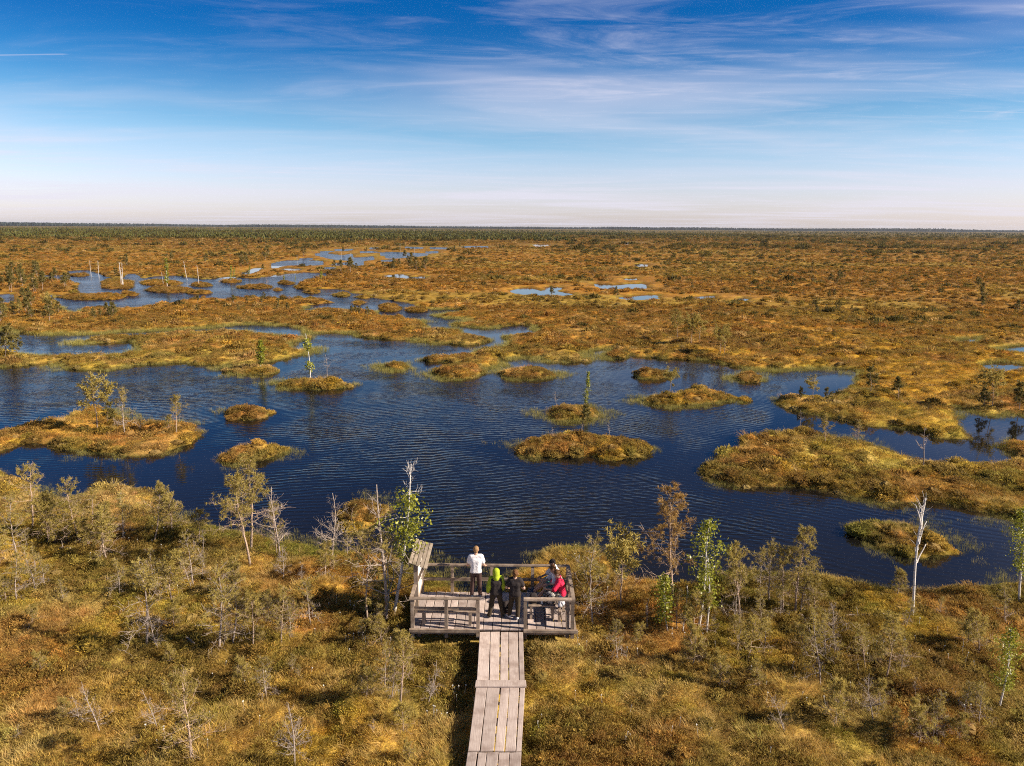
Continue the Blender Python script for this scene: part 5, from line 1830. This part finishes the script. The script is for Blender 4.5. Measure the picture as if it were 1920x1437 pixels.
scatter_px(1520, 1600, 575, 592, 8, .7, 1.6, FARK, 'low pine in the dark clump on the open bog', 'low pines of the clump on the open bog', 11)
scatter_px(0, 480, 985, 1130, 24, .7, 2.0, ['small0', 'thin1', 'small2', 'thin0'], 'small pine in the thicket of the near left bank', GA, 12)
scatter_px(480, 760, 1040, 1330, 16, .5, 1.4, ['small0', 'thin1', 'thin0'], 'little pine left of the platform and boardwalk', GC, 13)
scatter_px(1090, 1540, 1090, 1260, 16, .5, 1.6, ['small0', 'small1', 'thin1'], 'little pine on the slope right of the platform', GB, 14)
scatter_px(1560, 1915, 1100, 1400, 15, .6, 1.5, ['small0', 'thin1', 'thin0'], 'small pine in the scrub of the near right bank', 'small pines in the near right scrub', 15)
scatter_px(0, 800, 1150, 1430, 12, .3, .8, ['small0', 'small1', 'snag2'], 'knee-high pine in the near left moss', 'knee-high pines in the near left moss', 16)

# fallen logs
def log(px0, py0, px1, py1, r, label, twigs=2):
    z = .42
    a = np.array([*map(float, ground_at(px0, py0, z))]); c = np.array([*map(float, ground_at(px1, py1, z))])
    za, zc = top_z(*a) + .10, top_z(*c) + .10
    rng = np.random.default_rng(int(px0))
    b = MB()
    n = 8
    L = np.linspace(0, 1, n)
    pts = np.stack([(c[0] - a[0]) * L, (c[1] - a[1]) * L, (zc - za) * L], 1) + rng.normal(0, .012, (n, 3))
    b.tube(pts, r * (1 - .5 * L), 7)
    o = tag(link('fallen_log', b.mesh('fallen_log', M['snag'], True), None, (a[0], a[1], za)), label, 'log')
    for k in range(twigs):
        bb = MB(); bb.tube(wavy(pts[2 + 2 * k], (rng.normal(), rng.normal(), 1.2), .35, rng, 4, .2), np.linspace(r * .4, .004, 5), 4)
        link('branch_stub', bb.mesh('branch_stub', M['snag'], True), o)


log(1587, 1156, 1656, 1154, .045, 'long pale fallen log below the white dead birch')
log(1597, 1190, 1632, 1184, .04, 'shorter fallen log in front of the long pale log')
log(111, 1021, 133, 1031, .05, 'pale broken log stub in the near left moss', 1)
log(200, 1024, 210, 1031, .045, 'short sunlit log stub below the lone wide pine', 0)
log(349, 1190, 364, 1202, .045, 'short log stub beside the shaggy grey pine', 0)

# ------------------------------------------------------------------ far woods
def far_wood(name, label, rows, H0, H1, mat, seed):
    """a wood too far off to tell single trees: many pointed crowns standing in a belt"""
    r = np.random.default_rng(seed)
    b = MB()
    for (x0, y0, x1, y1, n, hs) in rows:
        t = r.uniform(0, 1, n); w = r.uniform(0, 1, n)
        xx = x0 + (x1 - x0) * t; yy = y0 + (y1 - y0) * w
        hh = r.uniform(H0, H1, n) * hs * (.55 + .9 * fbm(xx / (40 * H1), yy * 0 + seed, 5, 3))
        ww = hh * r.uniform(.22, .42, n)
        for k in range(3):
            a = r.uniform(0, 3.14, n)
            dx, dy = np.cos(a) * ww, np.sin(a) * ww
            z0 = np.full(n, .1)
            j = r.uniform(.75, 1.0, n)
            co = np.stack([np.stack([xx - dx * .5, yy - dy * .5, z0], 1), np.stack([xx + dx * .5, yy + dy * .5, z0], 1), np.stack([xx + dx, yy + dy, hh * .45 * j], 1), np.stack([xx + dx * .35, yy + dy * .35, hh * j], 1),
                           np.stack([xx - dx * .3, yy - dy * .3, hh * .96 * j], 1), np.stack([xx - dx, yy - dy, hh * .5 * j], 1)], 1).reshape(-1, 3)
            base = np.arange(n)[:, None] * 6
            q = np.concatenate([base + np.array([0, 1, 2, 5]), base + np.array([5, 2, 3, 4])])
            b.add(co, q, (), np.repeat(r.uniform(0, 1, n), 6))
    return tag(link(name, b.mesh(name, mat, False, True)), label, 'forest', None, 'stuff')


M['wood_green'] = mat_leaf('young bog pine wood', (0.060, 0.064, 0.014), (0.14, 0.132, 0.026), .2)
M['wood_dark'] = mat_leaf('distant forest', (0.022, 0.032, 0.028), (0.040, 0.054, 0.044), .1)
far_wood('pine_wood', 'green belt of young pines across the far bog',
         [(-800, 720, 60, 1300, 13000, .85), (-1300, 1300, 300, 2100, 9000, .9), (60, 900, 600, 2000, 5000, .6), (400, 1300, 2000, 2400, 6000, .55), (-1900, 2100, 3000, 4200, 7000, 1.0)], 1.8, 5.0, M['wood_green'], 3)
far_wood('treeline', 'dark forest edge along the horizon',
         [(-5400, 5600, -3500, 6200, 3600, 1.0), (-3700, 5700, -3050, 6300, 900, .7), (-4500, 7600, 7800, 8400, 11000, 1.0), (900, 6800, 7400, 7400, 4600, 1.0), (-2600, 6900, 300, 7300, 3000, .8)], 16, 28, M['wood_dark'], 4)

# ------------------------------------------------------------------ ground cover: sedge, dwarf heath, moss cushions
def blades(rng, n, rad, h, w, lean, segs=2, curl=.5):
    mb = MB()
    for i in range(n):
        a = rng.uniform(0, 6.28); r = rad * math.sqrt(rng.uniform())
        p = np.array([r * math.cos(a), r * math.sin(a), -.03])
        az = a + rng.normal(0, .7)
        out = np.array([math.cos(az), math.sin(az), 0])
        l = h * rng.uniform(.6, 1.25)
        le = lean * rng.uniform(.3, 1.3)
        side = np.array([-out[1], out[0], 0]) * w * rng.uniform(.7, 1.3)
        pts = []
        d = unit(out * math.sin(le) + np.array([0, 0, math.cos(le)]))
        q = p.copy()
        for k in range(segs + 1):
            f = 1 - k / segs * .75
            pts += [q - side * f / 2, q + side * f / 2]
            le2 = le + curl * (k + 1) / segs
            d = unit(out * math.sin(le2) + np.array([0, 0, math.cos(le2)]))
            q = q + d * l / segs
        quads = [(2 * k, 2 * k + 1, 2 * k + 3, 2 * k + 2) for k in range(segs)]
        mb.add(pts, quads, (), float(np.clip(rng.normal(1, .25), .45, 1.6)))
    return mb


def heath(rng, n, rad, h, s0, wf=.26):
    mb = MB()
    for i in range(n):
        a = rng.uniform(0, 6.28); r = rad * math.sqrt(rng.uniform())
        dome = h * math.sqrt(max(0, 1 - (r / rad) ** 2 * .9))
        p = np.array([r * math.cos(a), r * math.sin(a), dome * rng.uniform(.45, 1.08) - .02])
        d = unit(np.array([math.cos(a) * r / rad * .8, math.sin(a) * r / rad * .8, 1.0]) + rng.normal(size=3) * .6)
        b = unit(np.cross(d, rng.normal(size=3)))
        s = s0 * rng.uniform(.6, 1.4)
        mb.add([p - b * s * wf, p + b * s * wf, p + b * s * wf * .5 + d * s * 1.9, p - b * s * wf * .5 + d * s * 1.9], [(0, 1, 2, 3)], (), float(np.clip(rng.normal(1, .30), .35, 1.8)))
    return mb


def tussock(rng, rad, h, n, s0, sedge=0):
    """a solid little hummock grown over with twigs or sedge"""
    mb = MB()
    R_, S_ = 5, 10
    pts = []
    for i in range(R_):
        a = i / (R_ - 1)
        for j in range(S_):
            th = 2 * math.pi * (j + .5 * (i % 2)) / S_
            k = .80 + rng.normal(0, .07)
            r = rad * math.sin(a * math.pi / 2) * k if i else .01
            pts.append((r * math.cos(th), r * math.sin(th), .78 * h * math.cos(a * math.pi / 2) ** .8 * (1 + rng.normal(0, .10)) - (.06 if i == R_ - 1 else 0)))
    q = [(i * S_ + j, (i + 1) * S_ + j, (i + 1) * S_ + (j + 1) % S_, i * S_ + (j + 1) % S_) for i in range(R_ - 1) for j in range(S_)]
    mb.add(pts, q, (), .7)
    hb = heath(rng, n, rad * 1.05, h * 1.12, s0, .42)
    if sedge:
        hb = blades(rng, sedge, rad * .95, h * 1.9, .015, .9, 2, .8)
    for v, qq, a in zip(hb.v, hb.q, hb.a):
        mb.add(v, [(0, 1, 2, 3)] if len(v) == 4 else [(0, 1, 3, 2), (2, 3, 5, 4)], (), a)
    return mb


crng = np.random.default_rng(11)
cover_col = bpy.data.collections.new('cover prototypes')
PROTO = [('a_sedge', blades(crng, 60, .18, .23, .009, .60)), ('b_sedge', blades(crng, 60, .21, .25, .009, .95, 2, .7)), ('c_heath', heath(crng, 170, .19, .16, .022)), ('d_heath', heath(crng, 150, .17, .22, .023)),
         ('e_moss', heath(crng, 150, .22, .07, .018)), ('f_reed', blades(crng, 26, .30, .34, .009, .22, 2, .2)), ('g_far', heath(crng, 80, .30, .16, .06, .45)), ('h_far', blades(crng, 40, .30, .20, .028, .7)),
         ('i_tussock', tussock(crng, .30, .22, 300, .026)), ('j_tussock', tussock(crng, .26, .26, 260, .026)), ('k_tussock', tussock(crng, .28, .18, 10, .02, 150)), ('l_tussock', tussock(crng, .34, .20, 240, .034))]
for nme, mb in PROTO:
    o = bpy.data.objects.new('clump_' + nme, mb.mesh('clump_' + nme, M['cover'], False, True))
    cover_col.objects.link(o)

gn = bpy.data.node_groups.new('strew clumps', 'GeometryNodeTree')
gn.interface.new_socket('Geometry', in_out='INPUT', socket_type='NodeSocketGeometry')
gn.interface.new_socket('Geometry', in_out='OUTPUT', socket_type='NodeSocketGeometry')
g_in = gn.nodes.new('NodeGroupInput'); g_out = gn.nodes.new('NodeGroupOutput')
iop = gn.nodes.new('GeometryNodeInstanceOnPoints')
ci = gn.nodes.new('GeometryNodeCollectionInfo')
ci.inputs['Collection'].default_value = cover_col
ci.inputs['Separate Children'].default_value = True
ci.inputs['Reset Children'].default_value = True


def named(nm, typ):
    a = gn.nodes.new('GeometryNodeInputNamedAttribute')
    a.data_type = typ
    a.inputs['Name'].default_value = nm
    return a.outputs['Attribute']


e2r = gn.nodes.new('FunctionNodeEulerToRotation')
gn.links.new(named('rot', 'FLOAT_VECTOR'), e2r.inputs[0])
gn.links.new(g_in.outputs[0], iop.inputs['Points'])
gn.links.new(ci.outputs[0], iop.inputs['Instance'])
iop.inputs['Pick Instance'].default_value = True
gn.links.new(named('idx', 'INT'), iop.inputs['Instance Index'])
gn.links.new(e2r.outputs[0], iop.inputs['Rotation'])
gn.links.new(named('scl', 'FLOAT_VECTOR'), iop.inputs['Scale'])
gn.links.new(iop.outputs[0], g_out.inputs[0])


def strew(name, label, x, y, z, idx, scl, tint, cat='vegetation'):
    n = len(x)
    r = crng
    rot = np.stack([r.normal(0, .12, n), r.normal(0, .12, n), r.uniform(0, 6.28, n)], 1)
    me = mesh_np(name, np.stack([x, y, z], 1), None, None, False, (), {'rot': ('FLOAT_VECTOR', rot), 'scl': ('FLOAT_VECTOR', scl), 'idx': ('INT', idx), 'tint': ('FLOAT_COLOR', tint)})
    o = link(name, me)
    md = o.modifiers.new('strew', 'NODES')
    md.node_group = gn
    return tag(o, label, cat, None, 'stuff')


def pick(x, y, t, tint, heath_bias=0.0):
    r = crng
    n = len(x)
    hz = fbm(x / 3.2, y / 3.2, 101, 3)
    mz = fbm(x / 2.4 + 7, y / 2.4, 131, 3)
    u = r.uniform(0, 1, n)
    idx = np.where(u < .5, 0, 1)
    ph = sstep(.46, .60, hz + heath_bias + r.normal(0, .03, n)) * .55 + .08
    ph = ph + .22 * sstep(32, 45, y)
    isH = r.uniform(0, 1, n) < ph
    idx = np.where(isH, np.where(u < .6, 2, 3), idx)
    isM = (~isH) & (r.uniform(0, 1, n) < sstep(.46, .6, mz) * .75 + .15)
    idx = np.where(isM, 4, idx)
    tint = tint * np.clip(r.normal(1.05, .30, n), .45, 1.8)[:, None] * np.array([1, 1, 1]) * (1 + r.normal(0, .07, (n, 3)))
    tint = lerp3(tint, C_BROWN * .75, np.where(isH, r.uniform(.15, .85, n), 0))
    tint = lerp3(tint, C_OLIVE * 1.1, np.where(isH, r.uniform(0, .4, n), r.uniform(0, .12, n)))
    tint = lerp3(tint, C_TAN * 1.25, np.where(idx == 1, r.uniform(.2, .8, n), np.where(idx == 0, r.uniform(0, .45, n), 0)))
    return idx, np.clip(tint, .005, .8)


def sample_ground(n, ya, yb, umax, power):
    r = crng
    y = (ya ** power + (yb ** power - ya ** power) * r.uniform(0, 1, n)) ** (1 / power)
    x = r.uniform(-umax, umax, n) * y
    return x, y


def cover_ground(name, label, n, ya, yb, power, s0, s1, zs=1.0, kinds=None, min_t=-.02, dens_fn=None):
    x, y = sample_ground(n, ya, yb, .93, power)
    t = land_sdf(x, y)
    keep = (t > min_t) & ~under_deck(x, y, .03)
    if ya > 30:
        keep &= pool_gap(x, y) | (y < 120)
    if dens_fn is not None:
        keep &= crng.uniform(0, 1, n) < dens_fn(x, y, t)
    x, y, t = x[keep], y[keep], t[keep]
    z = ground_h(x, y, t)
    tint = tint_at(x, y, t)
    idx, tint = pick(x, y, t, tint)
    if kinds is not None:
        tint = lerp3(tint, C_FARB * .8, crng.uniform(.1, .6, len(x)))
        idx = kinds[crng.integers(0, len(kinds), len(x))]
    s = crng.uniform(s0, s1, len(x)) * np.clip(y / 260, 1, 3.0) * (.75 + .5 * fbm(x / 2.0, y / 2.0, 301, 2)) * np.where(t < .3, .8, 1)
    scl = np.stack([s, s, s * zs * crng.uniform(.7, 1.2, len(x))], 1)
    if name == 'far_scrub':
        tint = np.array((0.115, 0.092, 0.024)) * crng.uniform(.6, 1.5, len(x))[:, None]
    return strew(name, label, x, y, z, idx, scl, tint)


cover_ground('heath_cover', 'tussocks of sedge, heather and moss on the near bank', 76000, 11.0, 37, 1.6, .55, 1.25)
cover_ground('heath_cover', 'sedge and heather cover of the banks around the lake', 80000, 36, 120, 1.5, 1.0, 2.1, .8)
fx = lambda x, y, t: .4 + .6 * sstep(.46, .60, fbm(x / 9.0, y / 5.0, 311, 3))
cover_ground('far_heath', 'rusty heather hummocks of the open bog beyond the lake', 60000, 62, 260, 1.2, 1.0, 2.3, 1.15, np.array([2, 3, 6]), 1.0, lambda x, y, t: sstep(.50, .60, fbm(x / 2.4, y / 2.0, 331, 2)) * sstep(60, 90, y))
o = cover_ground('far_heath', 'brown heather hummocks over the open bog', 80000, 150, 1300, .8, 1.2, 2.6, .9, np.array([6, 6, 7]), .5, fx)

# dark dwarf-pine scrub in loose bands, denser towards the horizon
cover_ground('far_scrub', 'dark low scrub in bands over the far bog', 18000, 170, 1600, .7, 2.6, 5.0, 1.3, np.array([3, 6]), 3.0, lambda x, y, t: sstep(.56, .66, fbm(x / 60.0, y / 30.0, 341, 3)) * (.25 + .75 * sstep(200, 700, y)))
cover_ground('far_scrub', 'small dark bushes dotted over the open bog beyond the lake', 14000, 95, 480, .9, 1.3, 3.0, 1.4, np.array([3, 6]), 3.0, lambda x, y, t: sstep(.54, .64, fbm(x / 16.0, y / 9.0, 351, 3)) * (.35 + .65 * sstep(0, 60, x)))
# islets
xs, ys, zs_, ts = [], [], [], []
for poly, crest, k in ISLET_TOPS:
    lo, hi = poly.min(0), poly.max(0)
    cy = poly[:, 1].mean()
    n = int((hi - lo).prod() * float(np.clip(3600 / cy ** 1.25, 3, 55)))
    x = crng.uniform(lo[0], hi[0], n); y = crng.uniform(lo[1], hi[1], n)
    d = -poly_sd(poly, x, y, 6.0) + (fbm(x / 0.9, y / 0.9, 231, 2) - 0.5) * 0.3
    m_ = d > .03
    x, y, d = x[m_], y[m_], d[m_]
    cl_ = crest * (1 - 0.72 * sstep(lo[0] + 2.4, lo[0] + 3.5, x)) if k == 14 else crest
    xs.append(x); ys.append(y); zs_.append(islet_h(x, y, d, cl_)); ts.append(d)
x, y, z, t = map(np.concatenate, (xs, ys, zs_, ts))
idx, tint = pick(x, y, t, tint_at(x, y, t + .4) * 1.0, -.01)
s = crng.uniform(.55, 1.5, len(x)) * np.clip(y / 48, .75, 2.2)
strew('islet_heath', 'heather and sedge growing on the islets', x, y, z, idx, np.stack([s, s, s * np.clip(55 / y, .5, 1.0)], 1), tint)

# solid tussocks: they give banks and islets their knobbly relief and ragged edge
def tussocks(name, label, x, y, z, t, s0, s1):
    n = len(x)
    r = crng
    tint = tint_at(x, y, t + .4) * np.clip(r.normal(.92, .28, n), .4, 1.6)[:, None]
    idx = np.array([8, 9, 10, 11])[r.integers(0, 4, n)]
    dark = r.uniform(0, 1, n) < .33
    tint = lerp3(tint, C_BROWN * .75, np.where(dark & (idx != 10), r.uniform(.35, .95, n), 0))
    tint = lerp3(tint, C_OLIVE * .85, np.where(dark & (idx != 10), r.uniform(0, .5, n), r.uniform(0, .2, n)))
    tint = lerp3(tint, C_TAN * 1.1, np.where(idx == 10, r.uniform(.1, .7, n), 0))
    s = r.uniform(s0, s1, n) * r.uniform(.6, 1.2, n)
    return strew(name, label, x, y, z - .03, idx, np.stack([s, s * r.uniform(.8, 1.3, n), s * r.uniform(.6, 1.15, n)], 1), np.clip(tint, .004, .8))


xs, ys, zs_, ts = [], [], [], []
for poly, crest, k in ISLET_TOPS:
    lo, hi = poly.min(0), poly.max(0)
    cy = poly[:, 1].mean()
    n = int((hi - lo).prod() * float(np.clip(420 / cy, 1.0, 9)))
    x = crng.uniform(lo[0], hi[0], n); y = crng.uniform(lo[1], hi[1], n)
    d = -poly_sd(poly, x, y, 6.0) + (fbm(x / 0.9, y / 0.9, 231, 2) - 0.5) * 0.55
    m_ = (d > -.02) & (crng.uniform(0, 1, n) < np.where(d < .45, .9, .55))
    if k == 14:
        m_ &= x < lo[0] + 3.0
    x, y, d = x[m_], y[m_], d[m_]
    xs.append(x); ys.append(y); zs_.append(islet_h(x, y, d, crest)); ts.append(d)
x, y, z, t = map(np.concatenate, (xs, ys, zs_, ts))
tussocks('islet_tussocks', 'knobbly heather tussocks on the islets', x, y, z, t, .75, 1.5)
for ya, yb, n, s0, s1 in ((12, 36, 4900, .5, 1.1), (34, 120, 30000, .8, 1.7), (110, 320, 27000, 1.2, 2.6)):
    x, y = sample_ground(n, ya, yb, .93, 1.5)
    t = land_sdf(x, y)
    hz_ = fbm(x / 2.2, y / 2.2, 361, 2)
    m_ = (t > -.02) & ~under_deck(x, y, .35) & (crng.uniform(0, 1, n) < np.maximum(sstep(.40, .62, hz_), .9 * sstep(.6, .2, t)))
    lawn = np.exp(-(((x - 41) / 14) ** 2 + ((y - 67) / 15) ** 2))
    m_ &= crng.uniform(0, 1, n) > lawn * .75
    if ya > 30:
        m_ &= pool_gap(x, y)
    x, y, t = x[m_], y[m_], t[m_]
    tussocks('tussocks', {12: 'heather tussocks scattered over the near bank', 34: 'heather tussocks on the banks and spits around the lake', 110: 'heather tussocks of the open bog'}[ya], x, y, ground_h(x, y, t), t, s0, s1)

# sedge standing in the shallows
x, y = sample_ground(420000, 22, 120, .76, 1.5)
t = land_sdf(x, y)
for poly, crest, k in ISLET_TOPS[:15]:
    t = np.maximum(t, -poly_sd(poly, x, y, 6.0))
patch = fbm(x / 3.5, y / 3.5, 321, 2)
wd = 0.30 + 1.7 * sstep(.45, .66, patch)
m_ = (t < .25) & (t > -wd) & (crng.uniform(0, 1, len(x)) < .8 * np.clip(1 + t / wd, .12, 1)) & ~under_deck(x, y, .3)
x, y, t = x[m_], y[m_], t[m_]
tint = np.array((0.44, 0.36, 0.12)) * crng.uniform(.7, 1.3, len(x))[:, None]
tint = lerp3(tint, np.array((0.24, 0.25, 0.045)), crng.uniform(0, .7, len(x)))
s = crng.uniform(.5, .95, len(x)) * np.clip(y / 50, .8, 1.7)
strew('shore_sedge', 'thin sedge standing in the shallow water along the banks', x, y, np.full(len(x), -.06), np.full(len(x), 5), np.stack([s, s, s * crng.uniform(.6, 1.1, len(x))], 1), tint, 'sedge')

# cottongrass
b = MB()
def puff(c, r, rng):
    for i in range(9):
        d = unit(rng.normal(size=3)); e = unit(np.cross(d, rng.normal(size=3)))
        b.add([c - e * r * .5, c + e * r * .5, c + e * r * .3 + d * r, c - e * r * .3 + d * r], [(0, 1, 2, 3)])
cxs, cys = [], []
for (px, py, n, sp_) in ((1700, 1210, 34, 70), (1790, 1330, 16, 30), (1655, 1230, 24, 40), (240, 1015, 30, 40), (300, 1075, 22, 50), (640, 1150, 30, 60), (700, 1200, 24, 40), (1100, 1130, 36, 40), (1080, 1190, 18, 40),
                         (1000, 1330, 14, 60), (870, 1300, 16, 20), (1480, 1300, 20, 60), (400, 1380, 20, 90), (1250, 1200, 16, 60), (1090, 1050, 28, 22), (1130, 1230, 16, 40), (820, 1330, 16, 30), (1660, 985, 14, 14), (190, 678, 12, 18), (1240, 1390, 18, 80), (480, 1250, 20, 80)):
    a = crng.normal(px, sp_, n); c = crng.normal(py, sp_ * .35, n)
    a, c = a[::2], c[::2]
    gx, gy = ground_at(a, c, .4)
    cxs.append(gx); cys.append(gy)
x = np.concatenate(cxs); y = np.concatenate(cys)
t = land_sdf(x, y)
m_ = (t > .2) & ~under_deck(x, y, .1)
x, y, t = x[m_], y[m_], t[m_]
z = ground_h(x, y, t)
for a, c, e in zip(x, y, z):
    hh = crng.uniform(.22, .38)
    top = np.array([a + crng.normal(0, .04), c + crng.normal(0, .04), e + hh])
    b.tube([(a, c, e), tuple(top)], [.003, .002], 3, False)
    puff(top, .021 * crng.uniform(.7, 1.2), crng)
M['cotton'] = mat_plain('cottongrass tuft', (0.80, 0.78, 0.74), .9, .05)
tag(link('cottongrass', b.mesh('cottongrass', M['cotton'])), 'white cottongrass tufts dotted over the near bank', 'cottongrass', None, 'stuff')

# ------------------------------------------------------------------ haze: the air over the plain
hz = MB(); hz.box((-9500, -60, -1.0), (9500, 9500, 48.0))
m, nt, out = new_mat('thin haze')
pv = nt.new('ShaderNodeVolumePrincipled')
nt.set(pv, 'Color', (0.80, 0.86, 1.0, 1)); nt.set(pv, 'Density', 0.000028); nt.set(pv, 'Anisotropy', 0.2)
nt.t.links.new(pv.outputs[0], out.inputs['Volume'])
tag(link('haze', hz.mesh('haze', m)), 'thin pale haze over the plain', 'haze', None, 'stuff')
